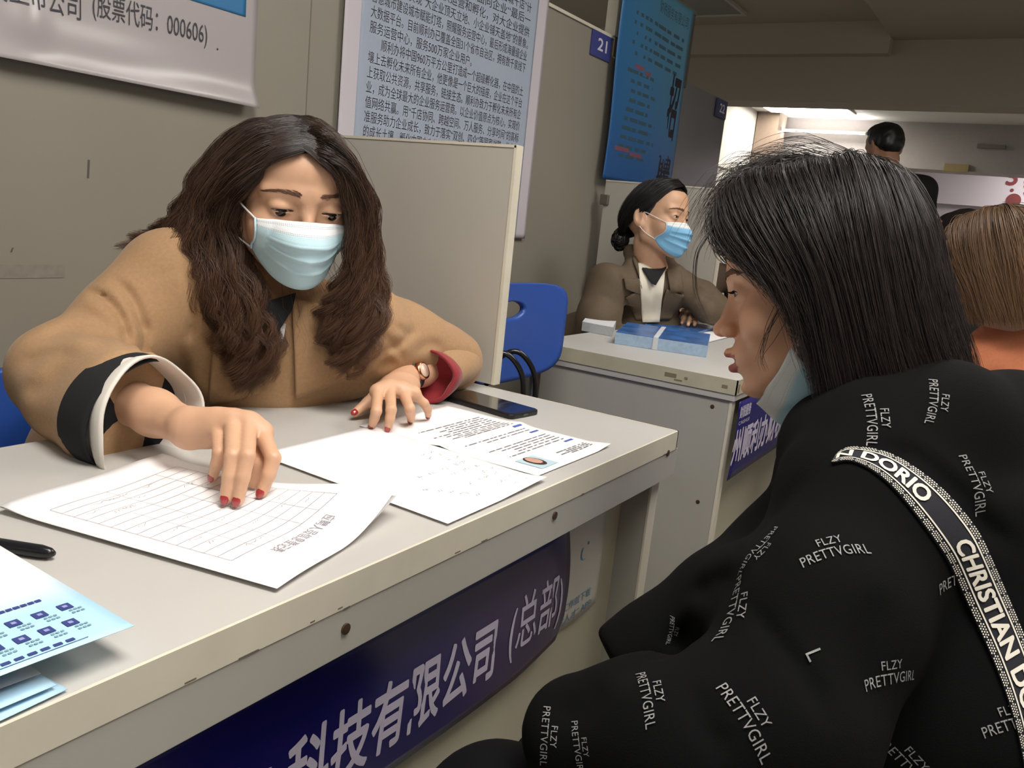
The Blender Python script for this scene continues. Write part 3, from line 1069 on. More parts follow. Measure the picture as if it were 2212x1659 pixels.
me = lf.children[0].data
co = np.zeros(len(me.vertices) * 3); me.vertices.foreach_get('co', co); co = co.reshape(-1, 3) + world_loc(lf)
rr = ((co[:, :2] - lc) @ e1) / .21
cw = np.clip((rr - .30) / .28, 0, 1)[:, None]
cc = np.array(lin('b0dbf0')[:3]) * (1 - cw) + np.array(lin('f3f4f6')[:3]) * cw
at = me.color_attributes.new('Col', 'FLOAT_COLOR', 'POINT')
at.data.foreach_set('color', np.concatenate([cc, np.ones((len(cc), 1))], 1).astype(np.float32).ravel())
L = Letters(); L2 = Letters(); L3 = Letters()
for i in range(9):
    for j in range(2):
        s, r = (.048 + .060 * i, .238) if j == 0 else (.078 + .056 * i, .128)
        a = at_l(s, r)
        L.quad(a, at_l(s + .030, r) - a, at_l(s, r + .042) - a)
        b = at_l(s + .010, r + .012, .0009)
        L3.quad(b, at_l(s + .021, r + .012, .0009) - b, at_l(s + .010, r + .028, .0009) - b)
        for k in range(3):
            for q_ in range(2):
                c = at_l(s - .012 + .011 * k, r - .018 - .020 * q_)
                L2.quad(c, at_l(s - .004 + .011 * k, r - .018 - .020 * q_) - c, at_l(s - .012 + .011 * k, r - .008 - .020 * q_) - c)
for k in range(14):
    s = .125 + .028 * k
    L.quad(at_l(s, .040), at_l(s + .019, .040) - at_l(s, .040), at_l(s, .056) - at_l(s, .040))
L.quad(at_l(.10, .028), at_l(.55, .028) - at_l(.10, .028), at_l(.10, .031) - at_l(.10, .028))
for k in range(7):
    s = .085 + .017 * k
    L.quad(at_l(s, .345), at_l(s + .014, .345) - at_l(s, .345), at_l(s, .362) - at_l(s, .345))
L.build('icon', mat('leaflet navy', '353f7c', .5), lf)
L3.build('icon_symbol', mat('leaflet light', '8d97c4', .5), lf)
L2.build('lettering', mat('leaflet grey', '7d9aa8', .5), lf)
a = at_l(.24, .93, .0008)
V_, F_ = ellipsoid_mesh(at_l(.235, .94, .0003), [A(*(e2 * .03), 0), A(*(e1 * .02), 0), A(0, 0, .0006)])
mk('printed_hand', V_, F_, mat('leaflet hand print', 'cf9f8c', .5), lf)

# black pen
a, b = pz(118, 1196, .756), pz(-60, 1168, .756)
t = thing('pen', (a + b) / 2 - A(0, 0, .006), 'black ballpoint pen beside the registration form', 'pen')
d = nrm(b - a)
V_, F_ = tube(np.stack([a, a + d * .004, a + d * .012, a + d * .06, a + d * .14]), [.002, .0045, .0058, .0058, .0052], 16)
mk('barrel', V_, F_, mat('pen black', '1a1a1d', .25), t)
s_ = np.cross(A(0, 0, 1), d)
MB().obox(a + d * .09 + A(0, 0, .0055) - s_ * .002, d * .04, s_ * .004, A(0, 0, .002)).build('clip', mat('pen clip', '2a2a2e', .3), t)

# phone
B_ = pz(1166, 893, .752); Cn = pz(1090, 908, .752)
u = nrm((Cn - B_) * A(1, 1, 0)); v = A(-u[1], u[0], 0)
if v[1] < 0: v = -v
t = thing('smartphone', (B_ + u * .038 + v * .079) * A(1, 1, 0) + A(0, 0, .75), 'black smartphone lying at the right end of the front desk', 'phone')
def rrect(o, u, v, w_, h_, r, n=6):
    pts = []
    for cx_, cy_, a0 in ((r, r, math.pi), (w_ - r, r, 1.5 * math.pi), (w_ - r, h_ - r, 0), (r, h_ - r, .5 * math.pi)):
        for k in range(n + 1):
            a = a0 + k * math.pi / 2 / n
            pts.append(o + u * (cx_ + r * math.cos(a)) + v * (cy_ + r * math.sin(a)))
    return pts
if np.cross(u, v)[2] < 0:
    B2, u2 = B_ + u * .075, -u
else:
    B2, u2 = B_, u
B2 = A(B2[0], B2[1], .7503)
MB().prism(rrect(B2, u2, v, .075, .158, .010), (0, 0, .0085)).build('case', mat('phone case', '121214', .4), t, bevel=.0022)
MB().prism(rrect(B2 + u2 * .003 + v * .003 + A(0, 0, .0084), u2, v, .069, .152, .008), (0, 0, .0005)).build('screen', mat('phone glass', '0b0b0e', .05, coat=1), t)
MB().prism(rrect(B2 + u2 * .03 - v * .0004 + A(0, 0, .003), u2, A(0, 0, 1), .012, .003, .0012), -v * .0006).build('port', mat('phone port', '5b625f', .3, metal=.7), t)

# ------------------------------------------------------------------ the second desk
D2X, D2Y0, D2Y1, D2X1 = 1.893, .556, 1.107, 3.15
DK2 = thing('desk', (2.5, .83, 0), 'second grey desk with chipped cream edge, where the trench coat woman sits', 'desk')
MB().box(D2X, D2X1, D2Y0, D2Y1, .70, .75).build('desk_top', M_lam, DK2, bevel=.001)
MB().box(D2X - .003, D2X, D2Y0 - .003, D2Y1, .7155, .7503).box(D2X - .003, D2X1, D2Y0 - .003, D2Y0, .7155, .7503).build('edging', mat('worn cream edging', 'b9b29b', .55, noise=.08, nscale=14), DK2)
MB().box(D2X + .008, D2X + .03, D2Y0 + .012, D2Y1 - .035, 0, .70).build('side_panel', M_lam2, DK2)
MB().box(D2X + .006, D2X + .032, D2Y0 + .006, D2Y0 + .012, 0, .70).build('panel_edging', M_cream, DK2)
MB().box(D2X + .03, D2X1 - .03, D2Y0 + .05, D2Y0 + .066, .05, .70).build('front_panel', mat('front board', 'b9b39c', .45), DK2)
MB().box(D2X1 - .03, D2X1 - .008, D2Y0 + .01, D2Y1 - .035, 0, .70).build('side_panel', M_lam2, DK2)
for z in (.677, .443, .212):
    screw((D2X + .008, .607, z), (-1, 0, 0), .005, DK2)
L = Letters()
for (y, z, w_, h_) in ((.70, .738, .03, .010), (.672, .735, .008, .006), (.685, .726, .02, .004), (.575, .735, .014, .008)):
    L.quad(A(D2X - .0035, y, z), A(0, w_, 0), A(0, 0, -h_))
L.quad(A(D2X + .004, D2Y0 - .0035, .72), A(.012, 0, 0), A(0, 0, .02))
L.build('chip', mat('edge chip', '7d735c', .8), DK2)
t = thing('company_banner', (2.3, D2Y0, .50), 'navy banner with white characters hanging on the second desk', 'banner')
nu, nv = 40, 12
U, Vv = np.meshgrid(np.linspace(0, 1, nu), np.linspace(0, 1, nv), indexing='ij')
G = np.stack([1.912 + 1.0 * U, D2Y0 - .006 - .004 * np.sin(Vv * 3), .508 + .19 * Vv + .01 * U], -1)
V_, F_ = sheet(G[::-1], .0008)
mk('cloth', V_, F_, mat('second banner vinyl', '1d1a63', .3), t)
L = Letters()
T = text2d('州顺利办财税服务有限公司', bold=.03)
L.put((fit(T[0], w=.86, h=.088), T[1]), A(1.90, D2Y0 - .0112, .545), A(1, 0, .01), A(0, 0, 1))
T = text2d('财税服务', bold=.03)
L.put((fit(T[0], w=.085, h=.030), T[1]), A(1.915, D2Y0 - .0112, .658), A(1, 0, .01), A(0, 0, 1))
T = text2d('CAISHUI')
L.put((fit(T[0], w=.08, h=.009), T[1]), A(1.918, D2Y0 - .0112, .642), A(1, 0, .01), A(0, 0, 1))
L.build('lettering', mat('banner white', 'c9c2d4', .4), t)

# things on the second desk
def block(name, pts, z0, h, m_side, label, cat, top=None, group=None):
    t = thing(name, tuple(np.mean([p[:2] for p in pts], 0)) + (z0,), label, cat, group)
    P = [A(p[0], p[1], z0) for p in pts]
    MB().prism(P, (0, 0, h)).build('page_block', m_side, t)
    if top:
        MB().prism([p + A(0, 0, h) for p in P], (0, 0, .0012)).build('cover', top, t)
    return t
a, b, c = pz(1327, 742, .7505), pz(1525, 772, .7505), pz(1531, 745, .7505)
d = a + (c - b)
M_bcov = mat('blue brochure cover', '2c5f9e', .3, noise=.5, nscale=22)
block('brochure_stack', [a, b, c, d], .7505, .031, mat('blue white page edges', '9db4cc', .6, noise=.1, nscale=90), 'thick stack of blue brochures with a white paper strap on the second desk', 'brochures', M_bcov)
stk = SC.objects[-1]
st = [o for o in COL.objects if o.name.startswith('brochure_stack')][0]
m1, n1 = a + (b - a) * .42, nrm((b - a) * A(1, 1, 0))
dd = (d - a) * A(1, 1, 0)
MB().obox(m1 - dd * .015, n1 * .013, dd * 1.03, A(0, 0, .0335)).build('paper_band', mat('paper band', 'c9cdd2', .6), st)
a, b, c = pz(1256, 714, .7505), pz(1322, 727, .7505), pz(1331, 707, .7505)
d = a + (c - b)
block('card_stack', [a, b, c, d + (d - a) * .0], .7505, .026, mat('card edges', 'b9bcc0', .6, noise=.06, nscale=120), 'small stack of white cards at the corner of the second desk', 'cards', mat('white card', 'dcdde0', .6))
P_ = [pz(1330, 707, .752), pz(1400, 690, .752), pz(1600, 722, .752), pz(1520, 742, .752)]
t = thing('paper_sheet', np.mean(P_, 0), 'white papers behind the brochure stack on the second desk', 'paper')
MB().prism(P_, (0, 0, .003)).build('sheet', M_paper, t)
P_ = [pz(x, y, .7505) for x, y in ((1392, 707), (1432, 701), (1552, 712), (1500, 728))]
t = thing('brochure', np.mean(P_, 0), 'single blue brochure under the hand of the trench coat woman', 'brochure')
MB().prism(P_, (0, 0, .013)).build('cover', M_bcov, t)

# ------------------------------------------------------------------ people: heads, hands, masks
M_skin = mat('skin', 'd9a987', .48, vcol=True, sss=.12, noise=.03, nscale=60)
M_eye = mat('eyeball', 'e8e2da', .12, vcol=True)
M_hair = mat('hair', '241a17', .42, vcol=True, spec=.6)
M_lash = mat('eyelash', '15100f', .6)
M_brow = mat('eyebrow', '6b4a38', .7)
SKIN_A = np.array(lin('cda182')[:3])
LIP_A = np.array(lin('a8544c')[:3])
DARK = np.array(lin('17110f')[:3])

def add_head(S, o):
    """skull, face and ears in the head's own frame: x right, y forward, z up, origin between the eyes' level and the ears"""
    op = o.get('open', .004)
    S.ell((0, -.012, .036), (.073, .092, .074))
    S.ell((0, -.034, .012), (.066, .068, .068), k=.02)
    S.ell((0, .052, .050), (.054, .042, .044), k=.03)
    S.ell((0, .034, -.025), (.0605, .054, .080), k=.03)
    for s in (-1, 1):
        S.cap((s * .050, .000, -.058), (s * .016, .066, -.101), .017, .015, k=.022)
        S.cap((s * .055, -.008, -.02), (s * .050, .000, -.058), .016, .016, k=.02)
        S.ell((s * .041, .052, -.034), (.024, .030, .026), k=.02)
        S.cap((s * .010, .0865, .019), (s * .046, .070, .021), .0095, .009, k=.016)
    S.ell((0, .079 + o.get('chin', 0), -.104), (.019, .0185, .013), k=.016)
    S.ell((0, .076, -.071), (.030, .0245, .024), k=.018)
    for s in (-1, 1):                                     # sockets, then lids
        S.ell((s * .032, .1025, .001), (.0185, .0165, .0115), k=.012, op=-1)
        S.ell((s * .0315, .0757, .001), (.0158, .0150, .0128), k=.006)
    # nose
    S.cap((0, .0875, .004), (0, .1045, -.034), .0062, .0085, k=.013)
    S.ell((0, .0885, -.034), (.0115, .0150, .0150), k=.006)
    S.ell((0, .1085, -.0372), (.0088, .0095, .0085), k=.006)
    for s in (-1, 1):
        S.ell((s * .0118, .0985, -.0405), (.0072, .0090, .0072), k=.005)
        S.ell((s * .0058, .1050, -.0480), (.0026, .0045, .0030), k=.002, op=-1)
    # lips
    po = o.get('mouth', .0)
    ul = o.get('ulip', 0)
    S.chain([(-.0225, .088, -.0705), (-.008, .0985 + ul, -.0655), (0, .0985 + ul, -.0665), (.008, .0985 + ul, -.0655), (.0225, .088, -.0705)], [.002, .0048, .0046, .0048, .002], k=.005)
    S.chain([(-.021, .088, -.0725 - po * .5), (-.008, .0965, -.0775 - po), (0, .0972, -.0782 - po), (.008, .0965, -.0775 - po), (.021, .088, -.0725 - po * .5)], [.002, .0054, .0058, .0054, .002], k=.005)
    S.ell((0, .1015, -.0717 - po * .5), (.0205, .012, .0009 + po * .55), k=.003, op=-1)
    if not o.get('masked'):
        S.ell((0, .097, -.0915 - po), (.017, .010, .0055), k=.010, op=-1)
    for s in (-1, 1):                                     # ears
        a = .38
        R = np.array([[math.cos(a) * 1, 0, 0], [0, 1, 0], [0, 0, 1]]) if 0 else np.array([[math.cos(s * a), -math.sin(s * a), 0], [math.sin(s * a), math.cos(s * a), 0], [0, 0, 1]])
        S.ell((s * .0765, -.016, -.004), (.0075, .0185, .031), k=.006, R=R)
        S.ell((s * .0755, -.008, -.028), (.006, .010, .011), k=.008, R=R)
        S.ell((s * .0850, -.014, -.002), (.0065, .0105, .019), k=.004, op=-1, R=R)
    for s in (-1, 1):                                     # eye openings
        S.ell((s * .0315, .093, o.get('eyez', 0.0)), (.0138, .0150, op), k=.0015, op=-1)

def head_colour(P, o):
    c = np.tile(o.get('skin', SKIN_A), (len(P), 1))
    def blend(c, w, k):
        w = np.clip(w, 0, 1)[:, None]
        return c * (1 - w) + np.asarray(k) * w
    x, y, z = P[:, 0], P[:, 1], P[:, 2]
    blush = np.exp(-(((np.abs(x) - .038) / .022) ** 2 + ((z + .03) / .022) ** 2)) * (y > .02) * .35
    c = blend(c, blush, o.get('skin', SKIN_A) * A(1.0, .82, .80))
    c = blend(c, np.exp(-((x / .02) ** 2 + ((z + .038) / .014) ** 2)) * (y > .09) * .35, o.get('skin', SKIN_A) * A(.98, .76, .72))
    po = o.get('mouth', 0)
    up = ((np.abs(x) < .0225) & (z < -.0612 - .0035 * np.abs(x) / .0225 * 2) & (z > -.0722 - po * .5) & (y > .0865))
    lo = ((np.abs(x) < .0215) & (z <= -.0722 - po * .5) & (z > -.0855 - po + 18 * x * x) & (y > .0865))
    c = blend(c, (up | lo) * .9, o.get('lip', LIP_A))
    if po:
        c = blend(c, ((np.abs(x) < .02) & (np.abs(z + .0717 + po * .5) < po * .45) & (y < .0885) & (y > .07)) * .9, np.array(lin('4a1f1d')[:3]))
    # scalp under the hair
    if o.get('hairline', True):
        hl = (z > .080 - .55 * np.clip(.07 - y, 0, .12)) & (y < .095)
        c = blend(c, hl * 1.0, o.get('scalp', DARK))
    return c

def add_face_parts(parent, M, o, bvh_local):
    """eyeballs, lashes and brows as parts of the person"""
    op = o.get('open', .004)
    ez = o.get('eyez', 0.0)
    gz = nrm(A(o.get('gx', 0), 1, o.get('gz', 0)))
    for s in (-1, 1):
        c = A(s * .0315, .0757, ez)
        V, Q = ellipsoid_mesh((0, 0, 0), np.eye(3) * .0126, 28, 22)
        up = A(0, 0, 1)
        r_ = nrm(np.cross(gz, up)); u_ = np.cross(r_, gz)
        V = V[:, :1] * r_ + V[:, 1:2] * u_ + V[:, 2:3] * gz
        ang = np.arccos(np.clip(V @ gz / .0126, -1, 1))
        col = np.tile(np.array(lin('d8d0c8')[:3]), (len(V), 1))
        col[ang < .60] = np.array(lin('2a1a14')[:3])
        col[ang < .22] = np.array(lin('050505')[:3])
        mk('eye', xf(M, V + c), Q, M_eye, parent, col=col)
        for low in (0, 1):                                # lashes along the lid edge
            xs = np.linspace(-.0135, .0135, 15)
            zz = op * np.sqrt(np.clip(1 - (xs / .0138) ** 2, 0, 1)) * (-1 if low else 1)
            P = []
            for xx, z_ in zip(xs, zz):
                p = A(s * .0315 + xx, .13, ez + z_)
                h = bvh_local.ray_cast(Vector(p), Vector((0, -1, 0)), .2)
                yy = h[0][1] if h[0] is not None else .086
                P.append(A(p[0], max(yy, .074) + .0003, p[2]))
            P = resample(P, 21)
            r = (.0005 if low else .0011) * (1 - .7 * np.abs(np.linspace(-1, 1, 21)) ** 2)
            V, Fc = tube(xf(M, P), r, 6)
            LS = mk('eyelash', V, Fc, M_lash, parent)
            if not low and o.get('lash'):
                K = np.linspace(2, 18, 34)
                Q_ = []
                for q_ in K:
                    a_ = P[int(q_)]
                    out = nrm(A((a_[0] - s * .0315) * 26, 1, .0))
                    Q_.append([a_, a_ + out * .003 - A(0, 0, .0010), a_ + out * .006 - A(0, 0, .0008), a_ + out * .0085 + A(0, 0, .0006)])
                V, Q2_, c2_ = strand_mesh(xf(M, np.array(Q_).reshape(-1, 3)).reshape(len(K), 4, 3), .00035, DARK, DARK, seed=3)
                mk('lash_hairs', V, Q2_, M_lash, LS)
        # brow: short hairs along an arc
        g = np.random.default_rng(5 + s)
        N = o.get('brow_n', 150)
        t = g.random(N)
        xs = .011 + .040 * t
        zs = o.get('brow_z', .0205) + .0045 * np.sin(t * 2.3) - .0065 * np.clip(t - .6, 0, 1) + g.normal(size=N) * .0017 * (1 - .6 * t)
        P = np.zeros((N, 4, 3))
        for k in range(N):
            for j in range(4):
                q = A(s * (xs[k] + .0022 * j), .14, zs[k] + .0008 * j * (1 - 1.6 * t[k]))
                h = bvh_local.ray_cast(Vector(q), Vector((0, -1, 0)), .2)
                P[k, j] = A(q[0], (h[0][1] if h[0] is not None else .08) + .0006, q[2])
        V, Q, c = strand_mesh(xf(M, P.reshape(-1, 3)).reshape(N, 4, 3), .00055, lin('2e211c'), lin('3a2a22'), seed=4)
        mk('eyebrow', V, Q, M_brow, parent)

def make_head(M, o, neck=None):
    """returns world mesh of head (and neck), local BVH"""
    S = SDF()
    add_head(S, o)
    if neck is not None:
        Mi = np.linalg.inv(M)
        q = [xf(Mi, p) for p in neck[0]]
        S.chain(q, neck[1], k=.02)
    V, Q = S.mesh(o.get('h', .0021))
    V = relax(V, Q, 1)
    c = head_colour(V, o)
    return xf(M, V), Q, c, bvh_of(V, Q)

# surgical mask over the face
def make_mask(parent, M, bvh, blue, o):
    nu, nv = 45, 40
    U, Vv = np.meshgrid(np.linspace(-1, 1, nu), np.linspace(0, 1, nv), indexing='ij')
    ztop = -.014 - .006 * np.abs(U) ** 1.5 + o.get('dz', 0)
    zbot = -.119 + .047 * np.abs(U) ** 2.6 + o.get('dz', 0)
    z = ztop + (zbot - ztop) * Vv
    wid = .0605 - .004 * Vv ** 2
    x = U * wid
    yf = np.interp(Vv[0], [0, .12, .28, .5, .75, .92, 1.0], [.0985, .110, .1205, .1185, .112, .103, .090])[None, :]
    yc = .044 - .012 * Vv
    y = yf - (yf - yc) * (np.abs(U) ** o.get('pow', 2.1))
    # three pleats, each a small step that fades towards the middle of the lower half
    for v0, a in ((.36, .0052), (.56, .0060), (.76, .0050)):
        slant = v0 + .06 * np.abs(U) * (-1 if v0 > .5 else .3)
        y = y + a * (1 / (1 + np.exp(-(Vv - slant) * 60)) - .5) * -1 * (.5 + .5 * np.abs(U)) * (1 - np.abs(U) ** 8) + a * .7 * (1 - np.abs(U) ** 8) * np.exp(-((Vv - slant + .03) / .02) ** 2)
    y = y + .0012 * np.sin(U * 9 + Vv * 14) * Vv
    # never inside the face
    for i in range(nu):
        for j in range(nv):
            q = A(x[i, j], .2, z[i, j])
            h = bvh.ray_cast(Vector(q), Vector((0, -1, 0)), .3)
            if h[0] is not None:
                y[i, j] = max(y[i, j], h[0][1] + .0022)
    G = np.stack([x, y, z], -1)
    V, Fc = sheet(G, .0009)
    t = (np.tile(Vv.ravel(), 2))[:, None]
    white = np.array(lin('e8ecee')[:3])
    bl = np.array(lin(blue)[:3])
    wgt = np.clip((t - .17) / .02, 0, 1)
    col = white * (1 - wgt) + bl * wgt
    n = nu * nv
    MP = mk('face_mask', xf(M, V), Fc, mat('mask fabric', 'bcd9e2', .75, vcol=True, bump=.15, bscale=900), parent, col=col)
    L = Letters()
    for vv in (.045, .065, .155, .175):                    # stitched dots along the top
        for k in range(60):
            i = k * (nu - 1) / 60
            a = int(i); f = i - a
            j = vv * (nv - 1); b = int(j); e = j - b
            def at(ii, jj):
                ii = min(ii, nu - 1.001); jj = min(jj, nv - 1.001)
                i0, j0 = int(ii), int(jj); fi, fj = ii - i0, jj - j0
                return (G[i0, j0] * (1 - fi) * (1 - fj) + G[i0 + 1, j0] * fi * (1 - fj) + G[i0, j0 + 1] * (1 - fi) * fj + G[i0 + 1, j0 + 1] * fi * fj) + A(0, .0006, 0)
            p = at(i, j)
            L.quad(xf(M, p), M[:3, :3] @ (at(i + .35, j) - p), M[:3, :3] @ A(0, 0, -.0007))
    L.build('stitching', mat('mask stitch', 'a9b6bc', .8), MP)
    for s in (-1, 1):
        i = 0 if s < 0 else nu - 1
        a, b = G[i, 1], G[i, nv - 2]
        e = A(s * .074, -.004, .010)
        e2 = A(s * .080, -.016, -.026)
        P = resample([a, a * .5 + e * .5 + A(s * .008, 0, .002), e, A(s * .082, -.026, -.002), e2, b * .5 + e2 * .5 + A(s * .012, 0, -.003), b], 40)
        V, Fc = tube(xf(M, P), .0013, 6)
        mk('ear_loop', V, Fc, mat('mask cord', 'e4e6e6', .7), MP)
        # folded side edge
        Pe = np.array([G[i, j] + A(s * .0005, -.0003, 0) for j in range(nv)])
        V, Fc = tube(xf(M, Pe), .0016, 6)
        mk('side_edge', V, Fc, mat('mask edge', 'c3dbe4', .75), MP)
    return MP

# hands: every argument in world space
def add_hand(S, wrist, fingers, thumb, elbow, sc=1.0, palm_r=.0125):
    """fingers: four (knuckle, middle joint, tip); thumb: (root, joint, tip)"""
    w = np.asarray(wrist)
    kn = [np.asarray(f[0]) for f in fingers]
    S.chain([elbow, w * .75 + np.asarray(elbow) * .25, w], [.036 * sc, .026 * sc, .0205 * sc], k=.015)
    for i, k_ in enumerate(kn):
        S.cap(w, k_, .0165 * sc, palm_r * (.92 if i == 3 else 1.0) * sc * .93, k=.014)
    for a, b in zip(kn[:-1], kn[1:]):
        S.cap(a, b, .0095 * sc, .0095 * sc, k=.010)
        m1, m2 = (a * .6 + w * .4), (b * .6 + w * .4)
        S.cap(m1, m2, .0125 * sc, .0125 * sc, k=.012)
    rad = [(.0092, .0083, .0074, .0064)] * 3 + [(.0082, .0073, .0065, .0056)]
    out = []
    for i, f in enumerate(fingers):
        a, b, c = [np.asarray(q, float) for q in f]
        bend = nrm((b - a)) - nrm(c - b)
        d = b * .48 + c * .52 + nrm(bend + 1e-9) * .0028
        r = [q * sc for q in rad[i]]
        S.cap(a, b, r[0], r[1], k=.004)
        S.cap(b, d, r[1] * 1.02, r[2], k=.0025)
        S.cap(d, c, r[2], r[3], k=.0025)
        out.append((d, c, r[3]))
    a, b, c = [np.asarray(q, float) for q in thumb]
    S.cap(w * .65 + a * .35, a, .0155 * sc, .0125 * sc, k=.012)
    S.cap(a, b, .0115 * sc, .0095 * sc, k=.006)
    S.cap(b, c, .0096 * sc, .0072 * sc, k=.003)
    out.append((b, c, .0072 * sc))
    return out

def nails(parent, tips, m, dorsal):
    for d, c, r in tips:
        f = nrm(c - d)
        n = nrm(np.asarray(dorsal) - f * (np.asarray(dorsal) @ f))
        s = np.cross(f, n)
        V, Q = ellipsoid_mesh(c + f * r * .18 + n * r * .66, [s * r * .74, f * r * 1.05, n * r * .42], 14, 10)
        mk('fingernail', V, Q, m, parent)

# ================================================================== the woman in the camel coat
def hair_mat(): return M_hair
M_camel = mat('camel wool', 'a5825e', .85, noise=.07, nscale=220, bump=.25, bscale=900, sheen=.12)
M_blackcloth = mat('black jersey', '121316', .9)
M_whitecloth = mat('white cotton', 'dcd6cd', .8)
M_red = mat('red lining', '8d1f28', .7, sheen=.3)
M_nail = mat('red nail polish', '9c2f30', .15, coat=.8)
M_gold = mat('rose gold', 'c98f6c', .22, metal=1.0)

W1 = {}
W1['head'] = px(634, 432, 1.235)
_f = camdir(.46, .36, -.86)
_u = camdir(.125, -.98, -.25)
MH1 = frame(W1['head'], _f, _u)
SC1 = .985
MH1[:3, :3] = MH1[:3, :3] @ np.diag([1.10, 1.0, .955]) * SC1
neck0, neck1 = xf(MH1, (0, -.022, -.075)), px(600, 655, 1.35)
spine = [px(590, 720, 1.40), px(575, 830, 1.47), A(.83, 1.23, .60)]
shR, elR, wrR = px(392, 612, 1.25), px(135, 806, 1.10), px(400, 918, .965)
shL, elL, wrL = px(775, 705, 1.34), px(985, 776, 1.535), pz(886, 803, .792)

# hands (right hand presses on the form, left hand rests on the printed page)
def zz(x, y, z): return pz(x, y, z)
rf = [(zz(566, 934, .812), zz(590, 990, .797), zz(566, 1062, .7635)),
      (zz(538, 915, .819), zz(534, 985, .806), zz(514, 1079, .7635)),
      (zz(503, 911, .819), zz(502, 985, .804), zz(488, 1075, .7635)),
      (zz(468, 914, .813), zz(474, 978, .797), zz(460, 1028, .770))]
rt = (zz(545, 955, .795), zz(562, 1005, .782), zz(549, 1042, .764))
lf_ = [(zz(816, 846, .800), zz(813, 888, .784), zz(804, 918, .760)),
       (zz(842, 839, .803), zz(845, 885, .786), zz(839, 923, .760)),
       (zz(868, 841, .802), zz(885, 882, .784), zz(888, 906, .760)),
       (zz(893, 850, .798), zz(917, 872, .783), zz(925, 897, .760))]
lt = (zz(822, 843, .788), zz(795, 870, .774), zz(767, 892, .761))
wristR = zz(412, 925, .803)
wristL = zz(880, 812, .795)

P1_ = []          # body pieces joined into one mesh
Vh, Qh, Ch, bv1 = make_head(MH1, dict(open=.0015, eyez=-.0030, masked=1, scalp=DARK), neck=([neck0, neck1, spine[0]], [.050, .054, .07]))
S = SDF(); tipsR = add_hand(S, wristR, rf, rt, elR, .98); Vr, Qr = S.mesh(.0019, smooth=1)
S = SDF(); tipsL = add_hand(S, wristL, lf_, lt, elL, .92); Vl, Ql = S.mesh(.0019, smooth=1)
S = SDF()
S.chain([spine[0], spine[1], spine[2]], [.085, .105, .125], k=.05)
S.cap(shR, shL, .05, .05, k=.05)
S.chain([shR, elR], [.034, .030], k=.02).chain([shL, elL], [.034, .030], k=.02)
for s_ in (-1, 1):
    hip = spine[2] + A(.08 * s_, 0, -.03)
    S.chain([hip, A(hip[0] + .02 * s_, .86, .50), A(hip[0] + .02 * s_, .90, .09), A(hip[0] + .02 * s_, .78, .05)], [.085, .062, .042, .038], k=.03)
Vb, Qb = S.mesh(.007, smooth=1)
def join(*ms):
    V, Q, C, n = [], [], [], 0
    for v, q, c in ms:
        V.append(v); Q.append(q + n); n += len(v)
        C.append(np.tile(c, (len(v), 1)) if np.ndim(c) == 1 else c)
    return np.concatenate(V), np.concatenate(Q), np.concatenate(C)
V, Q, C = join((Vh, Qh, Ch), (Vr, Qr, SKIN_A), (Vl, Ql, SKIN_A), (Vb, Qb, SKIN_A))
WOMAN1 = mk('person', V, Q, M_skin, None, col=C)
tag(WOMAN1, 'person in a camel coat with long wavy brown hair leaning over the front desk', 'person')
o1 = dict(open=.0015, eyez=-.0030, gz=-.30, gx=.10)
add_face_parts(WOMAN1, MH1, o1, bv1)
make_mask(WOMAN1, MH1, bv1, 'bfdde6', dict(dz=.0))
dors = -RC[2] * .55 - RC[1] * .6
nails(WOMAN1, [tipsR[i] for i in range(4)], M_nail, nrm(-RC[2] * .9 - RC[1] * .25))
nails(WOMAN1, [tipsL[i] for i in range(5)], M_nail, nrm(-RC[2] * 1.0 - RC[1] * .2))

# coat
def folds(lines):
    """sharp grooves along polylines: list of (points, width, depth)"""
    segs = []
    for pts, wd, dp in lines:
        P = resample(pts, 44)
        segs.append((P, wd, dp, P.min(0) - .05, P.max(0) + .05))
    def fn(Q):
        out = np.zeros(len(Q))
        for P, wd, dp, b0, b1 in segs:
            near = np.flatnonzero(((Q > b0) & (Q < b1)).all(1))
            if not len(near):
                continue
            q = Q[near]
            m = np.zeros(len(q))
            for k in range(len(P)):
                e = min(1.0, math.sin(math.pi * (k + .5) / len(P)) * 1.5)
                n_ = nrm(P[k] - CAMP)
                v_ = q - P[k]
                al = v_ @ n_
                dd = (v_ ** 2).sum(1) - al ** 2 + np.where(np.abs(al) > .035, 1.0, 0)
                m = np.maximum(m, e * np.exp(-dd / wd ** 2))
            out[near] += .9 * dp * m
        return out
    return fn
S = SDF()
chest, belly = px(570, 790, 1.385), px(585, 900, 1.50)
S.chain([px(596, 702, 1.36), chest, belly, A(.83, 1.25, .60)], [.085, .118, .135, .15], k=.06)
S.cap(shR, shL, .066, .060, k=.06)
S.cap(px(430, 690, 1.30), px(745, 770, 1.36), .075, .070, k=.06)
S.chain([px(470, 615, 1.28), shR], [.060, .066], k=.04)
cuffR = px(262, 888, 1.02)
S.chain([shR, px(268, 700, 1.20), elR], [.068, .066, .060], k=.035)
S.chain([elR, px(185, 845, 1.06), cuffR], [.060, .066, .076], k=.03)
cuffL = px(905, 815, 1.39)
S.chain([shL, px(870, 738, 1.43), elL], [.066, .060, .052], k=.035)
SL = SDF().chain([elL, cuffL], [.052, .063], k=.03, flat=(A(0, 0, 1), 1.45))
axR = nrm(px(420, 935, .955) - px(205, 862, 1.04))
pR = px(272, 893, 1.005)
S.half(pR, axR, k=.004, box=.17)
axL = nrm(wristL - px(985, 790, 1.535))
pL = px(932, 808, 1.432)
SL.half(pL, axL, k=.004)
wv = waves(3, 9, 30, .0048)
Vt, Qt = S.mesh(.010, lo=A(-1, -1, .46))
bvt = bvh_of(Vt, Qt)
